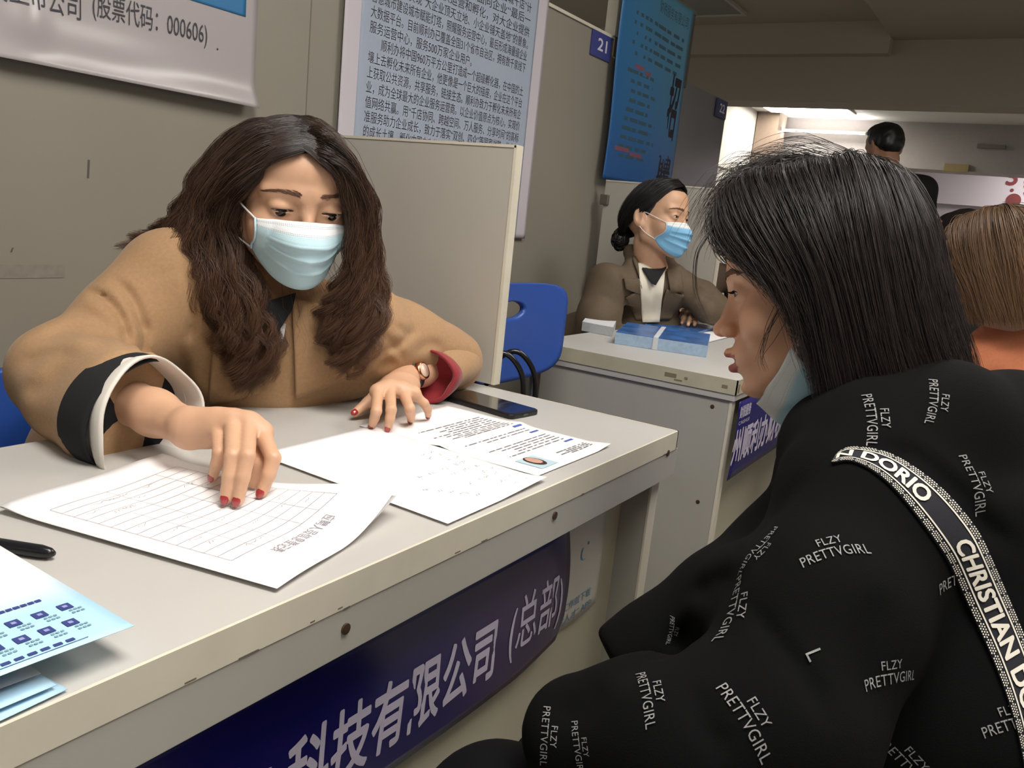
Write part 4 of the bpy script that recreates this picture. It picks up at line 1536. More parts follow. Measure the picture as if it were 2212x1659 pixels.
def on_cloth(bv, pts, n=12, lift=0.0):
    out = []
    for x, y in resample(np.array(pts, float), n):
        r = nrm(ray(x, y))
        h = bv.ray_cast(Vector(CAMP + r * .3), Vector(r), 4)
        if h[0] is not None:
            out.append(np.array(h[0]) - r * lift)
    return out
F1 = [([(190, 628), (232, 650), (268, 700), (278, 765)], .0065, .011), ([(245, 605), (283, 640), (303, 690), (308, 715)], .006, .010),
      ([(160, 672), (210, 690), (255, 738)], .010, .006), ([(70, 745), (140, 715), (190, 712), (245, 745)], .011, .008),
      ([(45, 790), (100, 768), (165, 765)], .010, .006), ([(60, 850), (100, 825), (135, 780)], .011, .005),
      ([(303, 780), (312, 735), (318, 690)], .006, .008), ([(395, 560), (410, 620), (415, 700), (405, 740)], .006, .009),
      ([(310, 610), (360, 590), (400, 580)], .003, .0025), ([(390, 745), (405, 830), (440, 885)], .007, .007),
      ([(770, 800), (830, 760), (890, 725)], .007, .010), ([(850, 700), (880, 720), (900, 712)], .006, .006), ([(900, 760), (930, 742), (955, 752)], .007, .006),
      ([(800, 670), (808, 700), (797, 740)], .006, .008), ([(815, 720), (850, 745), (870, 780)], .008, .006), ([(820, 800), (838, 780), (850, 790)], .008, .008)]
fl = folds([(on_cloth(bvt, p), w_, d_) for p, w_, d_ in F1 if len(on_cloth(bvt, p)) > 3])
def dsp(P):
    return wv(P) + fl(P)
V, Q = S.mesh(.0048, disp=dsp, smooth=1, lo=A(-1, -1, .46))
V2_, Q2_ = SL.mesh(.0042, disp=dsp, smooth=1)
bvc = bvh_of(V, Q)
V, Q, _c = join((V, Q, SKIN_A), (V2_, Q2_, SKIN_A))
COAT1 = mk('coat', V, Q, M_camel, WOMAN1)

def ring_tube(c, ax, r0, prof, seed=0, n=64, wob=.05, flat=(1, 1), e1=None):
    """open sleeve end: prof is a list of (along, radius factor); walls wobble a little"""
    ax = nrm(ax)
    e1 = nrm(np.cross(ax, A(0, 0, 1))) if e1 is None else nrm(e1 - ax * (e1 @ ax))
    e2 = np.cross(ax, e1)
    g = np.random.default_rng(seed)
    ph = g.uniform(0, 6.28, 4)
    a = np.arange(n) * 2 * math.pi / n
    wv_ = 1 + wob * (np.sin(2 * a + ph[0]) * .5 + np.sin(3 * a + ph[1]) * .4 + np.sin(5 * a + ph[2]) * .25)
    G = np.zeros((n, len(prof), 3))
    for j, (s_, f_) in enumerate(prof):
        r = r0 * f_ * (1 + (wv_ - 1) * min(1, .4 + j * .2))
        G[:, j] = c + ax * (s_ + .004 * np.sin(2 * a + ph[3]))[:, None] + (r * np.cos(a) * flat[0])[:, None] * e1 + (r * np.sin(a) * flat[1])[:, None] * e2
    return G.reshape(-1, 3), grid_faces(n, len(prof), True)

M_camel2 = M_camel
V, Fc = ring_tube(pR, axR, .0765, [(-.02, .92), (.0, .955), (.024, .95), (.034, .93), (.03, .88), (.0, .86)], 3)
mk('jumper_cuff', V, Fc, M_blackcloth, WOMAN1)
V, Fc = ring_tube(pR, axR, .0765, [(.020, .86), (.030, .93), (.042, .955), (.047, .94), (.045, .90), (.02, .86), (-.05, .8)], 5, wob=.10)
mk('shirt_cuff', V, Fc, M_whitecloth, WOMAN1)
V, Fc = ring_tube(pR, axR, .0765, [(.003, .90), (.003, .5), (.003, .02)], 5, wob=.05)
mk('sleeve_inside', V, Fc, M_blackcloth, COAT1, label='black inside of the sleeve')
# left cuff: turned camel edge with red lining, folded flat on the desk
V, Fc = ring_tube(pL, axL, .0605, [(-.006, .92), (.006, .98), (.024, 1.04), (.030, 1.0), (.024, .90), (.006, .84), (.002, .60), (.002, .02)], 9, wob=.14, flat=(1.0, .68))
mk('sleeve_lining', V, Fc, M_red, COAT1, label='red sleeve lining')

# lapels: thick cloth panels lying on the chest
def panel_on(bvh, corners, n, off, thick, name, m, parent, d=None, curve=None):
    """four px/py corners (a quad seen from the front), draped over the surface"""
    c = [A(*q) for q in corners]
    U, Vv = np.meshgrid(np.linspace(0, 1, n), np.linspace(0, 1, n), indexing='ij')
    P2 = (c[0] * ((1 - U) * (1 - Vv))[..., None] + c[1] * (U * (1 - Vv))[..., None] + c[2] * (U * Vv)[..., None] + c[3] * ((1 - U) * Vv)[..., None])
    if curve is not None:
        P2 = P2 + curve(U, Vv)[..., None] * nrm(c[2] - c[1])[None, None] @ np.array([[0, 1], [-1, 0]])
    G = np.zeros((n, n, 3))
    for i in range(n):
        for j in range(n):
            r = nrm(ray(*P2[i, j]))
            h = bvh.ray_cast(Vector(CAMP + r * .3), Vector(r), 4)
            G[i, j] = np.array(h[0]) - r * off if h[0] is not None else np.nan
    for it in range(60):                        # fill the misses from neighbours
        bad = np.isnan(G[..., 0])
        if not bad.any(): break
        for i, j in np.argwhere(bad):
            nb = [G[a, b] for a, b in ((i - 1, j), (i + 1, j), (i, j - 1), (i, j + 1)) if 0 <= a < n and 0 <= b < n and not np.isnan(G[a, b, 0])]
            if nb: G[i, j] = np.mean(nb, 0)
    for _ in range(3):
        G[1:-1, 1:-1] = .5 * G[1:-1, 1:-1] + .125 * (G[:-2, 1:-1] + G[2:, 1:-1] + G[1:-1, :-2] + G[1:-1, 2:])
    cen = G.mean((0, 1))
    V, Fc = sheet(G, thick)
    nn = np.cross(G[1, 0] - G[0, 0], G[0, 1] - G[0, 0])
    if nn @ (CAMP - cen) < 0:
        V, Fc = sheet(G[::-1], thick)
    return mk(name, V, Fc, m, parent)
panel_on(bvc, ((632, 640), (700, 660), (752, 820), (640, 862)), 22, .010, .008, 'lapel', M_camel, COAT1)
panel_on(bvc, ((470, 655), (575, 690), (560, 850), (448, 880)), 22, .008, .007, 'lapel', M_camel, COAT1)
panel_on(bvc, ((584, 690), (618, 700), (606, 765), (560, 800)), 10, .014, .003, 'shirt_front', mat('printed shirt', 'b9b3b4', .8, noise=.5, nscale=70), WOMAN1)
panel_on(bvc, ((560, 655), (640, 632), (632, 668), (590, 735)), 12, .018, .004, 'jumper_neck', M_blackcloth, WOMAN1)

# watch on the left wrist
axw = nrm(wristL - elL)
cw_ = wristL - axw * .002
t1 = thing('wristwatch', cw_, 'rose gold wristwatch with black strap on the left wrist of the camel coat woman', 'watch')
V, Fc = ring_tube(cw_, axw, .0250, [(-.007, 1.0), (-.006, 1.09), (.006, 1.09), (.007, 1.0), (-.007, 1.0)], 1, wob=0)
mk('strap', V, Fc, mat('watch strap', '1b1c20', .5), t1)
wd = nrm(camdir(.8, -.25, -.5)); wd = nrm(wd - axw * (wd @ axw))
V, Fc = tube(np.stack([cw_ + wd * .024, cw_ + wd * .028, cw_ + wd * .033, cw_ + wd * .0335]), [.0145, .0155, .0145, .011], 24)
mk('case', V, Fc, M_gold, t1)
V, Fc = tube(np.stack([cw_ + wd * .0332, cw_ + wd * .0342]), [.0115, .0112], 24)
mk('dial', V, Fc, mat('watch dial', 'd9b9a4', .1, coat=1), t1)

# hair
DHAIR = .062
def P3(lst): return [px(x, y, d + DHAIR) for x, y, d in lst]
gl = [P3([(652, 340, 1.10), (594, 348, 1.08), (538, 388, 1.085), (496, 440, 1.14), (494, 520, 1.17), (528, 600, 1.16), (552, 680, 1.16), (564, 745, 1.17), (545, 800, 1.18)]),
      P3([(654, 326, 1.10), (590, 325, 1.078), (525, 378, 1.085), (485, 435, 1.12), (478, 520, 1.14), (508, 610, 1.14), (545, 700, 1.15), (570, 765, 1.16), (545, 830, 1.18)]),
      P3([(648, 305, 1.115), (575, 302, 1.09), (500, 365, 1.10), (458, 440, 1.12), (448, 520, 1.13), (470, 610, 1.13), (512, 700, 1.14), (540, 770, 1.15), (515, 838, 1.17)]),
      P3([(640, 284, 1.14), (560, 285, 1.12), (482, 358, 1.12), (438, 440, 1.14), (415, 520, 1.14), (440, 605, 1.14), (480, 690, 1.15), (510, 750, 1.16), (500, 800, 1.17)]),
      P3([(628, 268, 1.175), (545, 284, 1.155), (470, 365, 1.16), (430, 440, 1.17), (388, 505, 1.18), (408, 585, 1.16), (450, 660, 1.16), (480, 700, 1.17), (490, 740, 1.17)])]
gb = [P3([(628, 268, 1.175), (530, 288, 1.17), (466, 370, 1.18), (425, 445, 1.20), (385, 500, 1.22), (350, 520, 1.24), (318, 545, 1.25)]),
      P3([(612, 260, 1.22), (520, 298, 1.22), (455, 390, 1.23), (418, 460, 1.24), (365, 510, 1.26), (312, 528, 1.28), (280, 560, 1.29)])]
gr = [P3([(652, 340, 1.10), (700, 350, 1.08), (744, 390, 1.10), (770, 465, 1.13), (766, 560, 1.155), (738, 640, 1.165), (705, 695, 1.17), (722, 760, 1.18), (742, 800, 1.19)]),
      P3([(654, 326, 1.10), (706, 325, 1.085), (752, 385, 1.10), (776, 480, 1.13), (778, 570, 1.15), (764, 650, 1.16), (742, 715, 1.17), (750, 765, 1.18), (735, 800, 1.19)]),
      P3([(648, 305, 1.115), (704, 302, 1.10), (752, 380, 1.12), (782, 480, 1.14), (788, 570, 1.155), (787, 650, 1.165), (778, 720, 1.175), (768, 775, 1.19)]),
      P3([(636, 278, 1.15), (694, 284, 1.14), (745, 368, 1.15), (772, 470, 1.16), (790, 570, 1.17), (806, 640, 1.18), (798, 700, 1.185), (785, 745, 1.19)]),
      P3([(612, 260, 1.22), (676, 272, 1.21), (735, 355, 1.21), (765, 460, 1.21), (785, 560, 1.21), (800, 640, 1.21), (795, 700, 1.21)])]
e1_, e2_ = RC[0], -RC[2] * .6 + RC[1] * .4
ROOT, TIP = np.array(lin('16110f')[:3]), np.array(lin('66452f')[:3])
PS = [strand_points(gl, 8200, 42, .0040, 120, .0095, .0125, 6.5, .40, 11, .25, e1_, e2_),
      strand_points(gb, 2400, 42, .0040, 36, .011, .012, 5.5, .6, 12, .25, e1_, e2_),
      strand_points(gr, 7000, 42, .0040, 110, .0085, .0110, 6.0, .40, 13, .25, e1_, e2_)]
PS = np.concatenate(PS)
PS = push_out(PS, MH1, (0, -.012, .034), (.082, .101, .086))
PS = push_out(PS, MH1, (0, .050, .050), (.064, .052, .054), zmin=.03)
V, Q, C = strand_mesh(PS, .00036, ROOT, TIP, seed=3, power=.75, jit=.3, band=.3)
HAIR1 = mk('hair', V, Q, M_hair, WOMAN1, col=C)
# scalp and the dense inside of the hair
S = SDF(MH1)
S.ell((0, -.018, .036), (.0745, .091, .0735))
S.half((0, .0, .0), A(0, .80, -.60), k=.01)
Mi = np.linalg.inv(MH1)
S.M = MH1
Vc, Qc = S.mesh(.004, smooth=2)
S = SDF()
bk = RC[2] * .012
S.chain([q + bk for q in gl[2][3:8]], [.006, .012, .014, .012, .006], k=.02)
S.chain([q + bk for q in gl[3][3:7]], [.006, .013, .014, .010], k=.02)
S.chain([q + bk for q in gb[0][3:6]], [.008, .01, .006], k=.02)
S.chain([q + bk for q in gr[2][3:8]], [.004, .008, .011, .011, .005], k=.02)
Vd, Qd = S.mesh(.004, disp=waves(5, 8, 90, .002), smooth=1)
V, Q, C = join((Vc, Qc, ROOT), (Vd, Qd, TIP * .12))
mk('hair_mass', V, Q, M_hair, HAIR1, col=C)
# stray fine hairs
g = np.random.default_rng(31)
fly = strand_points([gl[4], gl[3], gr[3]], 170, 22, .006, 120, .007, .008, 4, 1.0, 14, .5, e1_, e2_, short=.5)
V, Q, C = strand_mesh(fly, .00035, ROOT, TIP, seed=9)
mk('stray_hair', V, Q, M_hair, HAIR1, col=C)

S = SDF()
for s_ in (-1, 1):
    hip = spine[2] + A(.08 * s_, 0, -.03)
    S.chain([hip, A(hip[0] + .02 * s_, .86, .50), A(hip[0] + .02 * s_, .90, .09)], [.098, .074, .055], k=.03)
V, Q = S.mesh(.009, smooth=1)
mk('trousers', V, Q, mat('dark trousers', '23262e', .85), WOMAN1)

# her chair
M_blue = mat('blue plastic', '274c9a', .38, noise=.04, nscale=15)
M_leg = mat('grey steel tube', '85888c', .35, metal=.8)
def plastic_chair(c, yaw, label, z0=.72, z1=.92, seat=.455, hole=True, y0s=-.20):
    """moulded chair; c seat centre on the floor, faces along yaw (0 = towards -y)"""
    t = thing('plastic_chair', A(c[0], c[1], 0), label, 'chair')
    ca, sa = math.cos(yaw), math.sin(yaw)
    def w(p):
        p = np.asarray(p, float)
        return np.stack([c[0] + p[..., 0] * ca - p[..., 1] * sa, c[1] + p[..., 0] * sa + p[..., 1] * ca, p[..., 2]], -1)
    nu, nv = 25, 25
    U, Vv = np.meshgrid(np.linspace(-1, 1, nu), np.linspace(0, 1, nv), indexing='ij')
    wv_ = .205 + .01 * np.sin(Vv * 3)
    rnd = np.sqrt(np.clip(1 - np.abs(U) ** 8, 0, 1))
    x = U * wv_
    y = y0s + (.18 - y0s) * Vv + .03 * (1 - rnd) * (1 - Vv)
    z = seat + .012 * U ** 2 - .05 * np.clip(.15 - Vv, 0, 1) + .12 * np.clip(Vv - .85, 0, 1)
    V_, F_ = sheet(w(np.stack([x, y, z], -1)), .012)
    mk('seat', V_, F_, M_blue, t)
    na, nr_ = 96, 14                            # rings from the hand hole (or the middle) out to a rounded rectangle
    th = np.arange(na) * 2 * math.pi / na
    hw, hh = .20, (z1 - z0) / 2
    cz = .42 if hole else 0
    D = np.stack([np.cos(th), np.sin(th)], -1)
    def inside(p):
        return np.abs(p[:, 0]) ** 6 + np.abs(p[:, 1]) ** 6 < 1
    lo_, hi_ = np.zeros(na), np.full(na, 3.0)
    for _ in range(40):
        mid = (lo_ + hi_) / 2
        ok = inside(np.stack([D[:, 0] * mid, cz + D[:, 1] * mid], -1))
        lo_, hi_ = np.where(ok, mid, lo_), np.where(ok, hi_, mid)
    inn = 1 / np.sqrt((D[:, 0] / .27) ** 2 + (D[:, 1] / .19) ** 2) if hole else np.full(na, 1e-3)
    R_ = inn[:, None] + (lo_ - inn)[:, None] * np.linspace(0, 1, nr_)[None]
    U, Vv = D[:, :1] * R_, cz + D[:, 1:] * R_
    x = U * hw * (1 - .10 * (1 - Vv) / 2)
    z = (z0 + z1) / 2 + Vv * hh - .018 * (1 - U ** 2) * (Vv < 0) * -Vv
    y = .20 + .05 * (z - z0) - .035 * U ** 2
    G = w(np.stack([x, y, z], -1))
    o = mk('backrest', G.reshape(-1, 3), grid_faces(na, nr_, True), M_blue, t)
    sd = o.modifiers.new('thickness', 'SOLIDIFY'); sd.thickness = .014; sd.offset = 0
    for sx in (-1, 1):
        V_, F_ = tube(w(resample([(sx * .14, y0s + .05, seat - .015), (sx * .15, .13, seat - .015), (sx * .15, .20, seat + .06), (sx * .14, .215, z0 + .10)], 20)), .010, 10)
        mk('back_post', V_, F_, M_leg, t)
        for (y0, y1) in ((y0s + .04, y0s), (.15, .20)):
            V_, F_ = tube(w(np.array([(sx * .15, y0, seat - .01), (sx * .18, y1, .0)])), .011, 10)
            mk('leg', V_, F_, M_leg, t)
    return t
plastic_chair((.82, 1.20), 0.0, 'blue plastic chair under the person in the camel coat', z0=.53, z1=.742, hole=False)
c_ = px(1106, 660, 1.86)
plastic_chair((c_[0], c_[1] - .20), 0.0, 'empty blue plastic chair with a hand hole between the two desks', y0s=-.045)
plastic_chair((1.63, .115), math.radians(80), 'dark blue plastic chair in shadow behind the person in the black hoodie', z0=.50, z1=.70, hole=False)

def stool(x, y, z, label):
    t = thing('stool', A(x, y, 0), label, 'stool')
    V_, F_ = tube(np.array([(x, y, z - .03), (x, y, z - .026), (x, y, z - .004), (x, y, z)]), [.15, .165, .165, .155], 28)
    mk('seat', V_, F_, M_blue, t)
    for a in (.8, 2.37, 3.94, 5.51):
        ca, sa = math.cos(a), math.sin(a)
        V_, F_ = tube(np.array([(x + .11 * ca, y + .11 * sa, z - .028), (x + .17 * ca, y + .17 * sa, 0)]), .011, 10)
        mk('leg', V_, F_, M_leg, t)
    return t

# black handbag on the empty chair
b0 = px(1092, 840, 1.655)
t = thing('handbag', A(b0[0], b0[1], .467), 'black handbag with two tall handles on the empty blue chair', 'bag')
ux = nrm(A(RC[0][0], RC[0][1], 0)); uy = A(-ux[1], ux[0], 0)
nu, nv = 40, 12
G = np.zeros((nu, nv, 3))
for j in range(nv):
    v = j / (nv - 1)
    hw, hd = .105 - .022 * v, .055 * (1 - .85 * v ** 1.5)
    for i in range(nu):
        a = i * 2 * math.pi / nu
        ca, sa = math.cos(a), math.sin(a)
        k = (abs(ca) ** 4 + abs(sa) ** 4) ** -.25
        G[i, j] = A(b0[0], b0[1], .474 + .235 * v) + ux * hw * ca * k * .92 + uy * hd * sa * k * .92
Fb = [list(map(int, f)) for f in grid_faces(nu, nv, True)] + [[i * nv for i in range(nu)][::-1], [i * nv + nv - 1 for i in range(nu)]]
mk('bag_body', G.reshape(-1, 3), Fb, mat('black leather', '0d0d0f', .35, bump=.2, bscale=150), t)
for s_ in (-1, 1):
    c1 = A(b0[0], b0[1], 0) + uy * .018 * s_ + ux * (.012 * s_)
    P = resample([c1 + ux * -.05 + A(0, 0, .69), c1 + ux * -.045 + A(0, 0, .77), c1 + A(0, 0, .808), c1 + ux * .04 + A(0, 0, .77), c1 + ux * .05 + A(0, 0, .69)], 30)
    V_, F_ = tube(P, .0055, 10)
    mk('handle', V_, F_, mat('bag handle', '101012', .25), t)
    for e in (-.05, .05):
        V_, F_ = ellipsoid_mesh(c1 + ux * e + A(0, 0, .698), np.eye(3) * .007)
        mk('ring', V_, F_, M_metal, t)

# ================================================================== the front person in the black hoodie
M_hood = mat('black fleece', '09090a', .95, bump=.25, bscale=900, spec=.12)
_r = nrm(A(684 / FPX, -.12, 1))
MG = frame(px(1766, 620, .90), camdir(-.940, .075, .345), camdir(-.080, -1, -.02))
MG[:3, :3] *= .945
oG = dict(open=.0036, mouth=.0054, chin=-.005, ulip=.0025, gz=-.25, skin=np.array(lin('d6a585')[:3]), lip=np.array(lin('a24f4a')[:3]), h=.0018, brow_n=220, lash=1)
nG0, nG1 = xf(MG, (0, -.025, -.075)), px(1895, 905, .90)
Vh, Qh, Ch, bvG = make_head(MG, dict(oG), neck=([nG0, nG1, px(1930, 990, .90)], [.049, .054, .065]))
shN, elN, wrN = px(1868, 1095, .78), px(1690, 1560, .665), px(1245, 1600, .70)
shF, elF, wrF = px(1838, 1090, .98), px(1565, 1315, .87), px(1345, 1425, .86)
hipG = px(2140, 1960, .86)
S = SDF()
S.chain([px(1930, 990, .90), px(2010, 1260, .86), hipG], [.08, .11, .13], k=.05)
S.cap(shN, shF, .05, .05, k=.05)
S.chain([shN, elN, wrN], [.045, .04, .03], k=.03).chain([shF, elF, elF * .5 + wrF * .5], [.045, .036, .022], k=.03)
kneeN, kneeF = px(1065, 1815, .74), px(1240, 1720, .90)
def to_floor(p, dx=0, dy=0):
    return A(p[0] + dx, p[1] + dy, .06)
V2, Q2 = S.mesh(.007, smooth=1, lo=A(-2, -2, .0))
# hands tucked under the desk
g_ = nrm(wrN - elN); sd_ = nrm(np.cross(g_, A(0, 0, 1)))
def hand_from(w, d, up, sc=.95, side=1):
    d = nrm(d); up = nrm(up - d * (up @ d)); s_ = np.cross(d, up) * side
    fs = []
    for i, (o_, l) in enumerate(((.026, .95), (.009, 1.03), (-.009, .98), (-.026, .82))):
        k_ = w + d * .080 + s_ * o_
        b_ = k_ + d * .035 * l - up * .012
        fs.append((k_, b_, b_ + d * .018 * l - up * .030 * l))
    th = (w + d * .03 + s_ * .034 - up * .01, w + d * .062 + s_ * .045 - up * .02, w + d * .085 + s_ * .042 - up * .032)
    return fs, th
wrH = wrF - nrm(wrF - elF) * .165
S = SDF(); f_, t_ = hand_from(wrH, wrF - elF, A(0, 0, 1)); add_hand(S, wrH, f_, t_, elF, .70); V3, Q3 = S.mesh(.0026, smooth=1)
S = SDF(); f_, t_ = hand_from(wrN, wrF - wrN + A(-.06, .02, -.05), A(0, 0, 1)); add_hand(S, wrN, f_, t_, elN, .92); V4, Q4 = S.mesh(.0026, smooth=1)
sk = oG['skin']
V, Q, C = join((Vh, Qh, Ch), (V2, Q2, sk), (V3, Q3, sk), (V4, Q4, sk))
GIRL = mk('person', V, Q, M_skin, None, col=C)
tag(GIRL, 'person in profile with a black bob, black lettered hoodie and mask pulled below the chin', 'person')
add_face_parts(GIRL, MG, oG, bvG)

# trousers
S = SDF()
for kn, hp_ in ((kneeN, hipG - RC[2] * .07), (kneeF, hipG + RC[2] * .07)):
    S.chain([hp_, kn, to_floor(kn, .06, -.06)], [.095, .070, .048], k=.04)
V, Q = S.mesh(.007, smooth=1, disp=waves(8, 6, 30, .003))
mk('trousers', V, Q, mat('black trousers', '08080a', .9, spec=.15), GIRL)
S = SDF()
for kn in (kneeN, kneeF):
    a = to_floor(kn, .06, -.06) - A(0, 0, .025)
    S.chain([a, a + nrm((kn - hipG) * A(1, 1, 0)) * .13], [.038, .033], k=.02)
V, Q = S.mesh(.006, smooth=1)
mk('shoes', V, Q, mat('black shoe', '141416', .5), GIRL)

stool(hipG[0], hipG[1], hipG[2] - .125, 'stool under the person in the black hoodie')
# hoodie
S = SDF()
S.chain([px(1925, 985, .88), px(1990, 1180, .84), px(2060, 1520, .82), px(2130, 1900, .84)], [.085, .125, .145, .15], k=.06)
S.cap(shF, shN, .062, .070, k=.06)
S.chain([shN, px(1785, 1320, .71), elN], [.074, .072, .068], k=.04)
S.chain([elN, px(1430, 1600, .665), px(1250, 1590, .69)], [.068, .060, .046], k=.035)
S.chain([shF, px(1700, 1230, .90), elF], [.060, .060, .056], k=.04)
S.chain([elF, px(1430, 1390, .865), px(1348, 1428, .86)], [.056, .043, .040], k=.03)
S.ell(px(1640, 1300, .80), (.06, .06, .06), k=.05)
# hood lying on the back, and the collar
S.chain([px(1785, 1000, .93), px(1808, 965, .845), px(1900, 948, .80), px(2030, 935, .80), px(2160, 950, .84), px(2260, 985, .90)], [.040, .048, .056, .062, .064, .06], k=.025)
S.chain([px(1785, 1000, .93), px(1860, 930, .98), px(2010, 925, .98), px(2230, 960, .93)], [.04, .045, .05, .06], k=.03)
S.half(wrF + nrm(wrF - elF) * .012, nrm(wrF - elF), k=.006, box=.06)
wvG = waves(17, 9, 26, .0045)
Vt, Qt = S.mesh(.012)
bvt = bvh_of(Vt, Qt)
F2 = [([(1845, 968), (1960, 985), (2060, 1060), (2130, 1140), (2200, 1190)], .010, .010), ([(1580, 1245), (1545, 1262), (1505, 1290)], .012, .010),
      ([(1760, 1010), (1700, 1085), (1660, 1160), (1650, 1250)], .006, .004), ([(1620, 1300), (1680, 1390), (1745, 1470), (1780, 1560)], .008, .007),
      ([(1500, 1340), (1430, 1420), (1330, 1470)], .010, .010), ([(1300, 1485), (1260, 1530), (1200, 1540)], .012, .006),
      ([(1900, 1290), (1870, 1400), (1880, 1560)], .012, .006), ([(1500, 1480), (1520, 1560), (1560, 1620)], .010, .006)]
flG = folds([(on_cloth(bvt, p), w_, d_) for p, w_, d_ in F2 if len(on_cloth(bvt, p)) > 3])
V, Q = S.mesh(.0052, disp=lambda P: wvG(P) + flG(P), smooth=1)
HOODIE = mk('hoodie', V, Q, M_hood, GIRL)
bvH = bvh_of(V, Q)

# embroidered words
M_emb = mat('grey embroidery', '878685', .8, noise=.25, nscale=900)
EMB = [(1800, 1187, -13, 152, 0), (2112, 1045, 80, 128, 0), (1890, 905, 86, 120, 0), (2022, 868, 100, 110, 0), (1638, 1188, 121, 128, 0), (1588, 1314, 65, 128, 0),
       (1618, 1552, 59, 150, 0), (1927, 1458, -3, 148, 0), (2078, 1241, -7, 150, 0), (2193, 1555, -13, 140, 0), (1965, 1650, 40, 130, 0), (1402, 1498, 74, 110, 0),
       (1452, 1362, 100, 60, 0), (1252, 1615, 72, 100, 0), (1182, 1590, 85, 110, 0), (1740, 1412, 60, 20, 1)]
TW1, TW2 = text2d('PRETTVGIRL', space=1.06), text2d('FLZY', space=1.06)
TL = text2d('L')
for (x, y, ang, wd, only) in EMB:
    ca, sa = math.cos(math.radians(ang)), math.sin(math.radians(ang))
    r = nrm(ray(x, y))
    h = bvH.ray_cast(Vector(CAMP + r * .2), Vector(r), 3)
    if h[0] is None:
        continue
    p0, n0 = np.array(h[0]), np.array(h[1])
    dep = (p0 - CAMP) @ RC[2]
    n0 = nrm(n0 - r * .35)
    u = RC[0] * ca + RC[1] * sa
    u = nrm(u - n0 * (u @ n0))
    v = np.cross(n0, u)
    W_ = wd * dep / FPX
    if abs(u @ (RC[0] * ca + RC[1] * sa)) > .25:
        W_ = W_ / max(.75, abs(u @ (RC[0] * ca + RC[1] * sa)))
    L = Letters()
    if only:
        V2 = fit(TL[0], h=.011); L.put((V2, TL[1]), p0, u, v)
    else:
        V2 = fit(TW1[0], w=W_, h=W_ * .155); V2[:, 0] -= W_ / 2; V2[:, 1] -= W_ * .12
        V2[:, 1] += -.35 * V2[:, 0] ** 2 / W_ * .5
        L.put((V2, TW1[1]), p0, u, v)
        V2 = fit(TW2[0], w=W_ * .36, h=W_ * .125); V2[:, 0] -= W_ * .18; V2[:, 1] += W_ * .085
        L.put((V2, TW2[1]), p0, u, v)
    L.V = [tuple(q) for q in drape(bvH, np.array(L.V), -n0, .0016, .06)]
    L.build('embroidery', M_emb, HOODIE)

# woven bag strap over the shoulder
EU = [(1800, 992), (1815, 973), (1847, 964), (1917, 976), (1981, 1012), (2045, 1063), (2109, 1139), (2140, 1200), (2173, 1275), (2212, 1368), (2250, 1480), (2275, 1600), (2290, 1720)]
EL = [(1796, 998), (1805, 998), (1837, 994), (1885, 1015), (1933, 1056), (1981, 1114), (2029, 1181), (2054, 1222), (2090, 1305), (2140, 1412), (2180, 1517), (2205, 1610), (2222, 1720)]
ns = 120
eu, el = resample(np.array(EU, float), ns), resample(np.array(EL, float), ns)
def hit(x, y, lift):
    r = nrm(ray(x, y))
    h = bvH.ray_cast(Vector(CAMP + r * .2), Vector(r), 3)
    return None if h[0] is None else np.array(h[0]) - r * lift
SG = np.full((ns, 5, 3), np.nan)
for i in range(ns):
    for j in range(5):
        q = el[i] + (eu[i] - el[i]) * j / 4
        p = hit(q[0], q[1], .004)
        if p is not None: SG[i, j] = p
for i in range(ns):
    for j in range(5):
        if np.isnan(SG[i, j, 0]):
            SG[i, j] = SG[i - 1, j] if i and not np.isnan(SG[i - 1, j, 0]) else (SG[i, j - 1] if j and not np.isnan(SG[i, j - 1, 0]) else px(*(el[i] + (eu[i] - el[i]) * j / 4), .78))
for _ in range(14):
    SG[1:-1] = .5 * SG[1:-1] + .25 * (SG[:-2] + SG[2:])
for _ in range(3):
    SG[:, 1:-1] = .5 * SG[:, 1:-1] + .25 * (SG[:, :-2] + SG[:, 2:])
STRAP = thing('bag_strap', SG[60, 2], 'black and white woven shoulder strap with lettering over the black hoodie', 'strap')
V_, F_ = sheet(SG, .0022)
nn = np.cross(SG[61, 2] - SG[60, 2], SG[60, 3] - SG[60, 2])
toward = nn @ (CAMP - SG[60, 2]) > 0
if not toward:
    V_, F_ = sheet(SG[::-1], .0022)
mk('webbing', V_, F_, mat('strap navy', '15151d', .85, bump=.3, bscale=1200), STRAP)
cl = np.concatenate([[0], np.cumsum(np.linalg.norm(np.diff(SG[:, 2], axis=0), axis=1))])
wS = np.linalg.norm(SG[60, 4] - SG[60, 0])
def strap_at(s, t, off=.0008):
    """s metres along, t 0..1 across (0 = lower edge)"""
    i = np.clip(np.interp(s, cl, np.arange(ns)), 0, ns - 1.001); j = np.clip(t, 0, 1) * 3.999
    a, b = int(i), int(j); f, e = i - a, j - b
    p = SG[a, b] * (1 - f) * (1 - e) + SG[a + 1, b] * f * (1 - e) + SG[a, b + 1] * (1 - f) * e + SG[a + 1, b + 1] * f * e
    n = nrm(np.cross(SG[a + 1, b] - SG[a, b], SG[a, b + 1] - SG[a, b])) * (1 if toward else -1)
    return p + n * off
M_strapw = mat('strap white', 'd8d2c4', .8)
L = Letters()
for t0 in (.20, .775):
    for i in range(110):
        s0, s1 = cl[-1] * i / 110, cl[-1] * (i + 1) / 110
        a, b, c, d = strap_at(s0, t0), strap_at(s1, t0), strap_at(s1, t0 + .04), strap_at(s0, t0 + .04)
        k = len(L.V); L.V += [tuple(q) for q in (a, b, c, d)]; L.F.append([k, k + 1, k + 2, k + 3])
L.build('border_line', M_strapw, STRAP)
L = Letters()
st_ = .0021
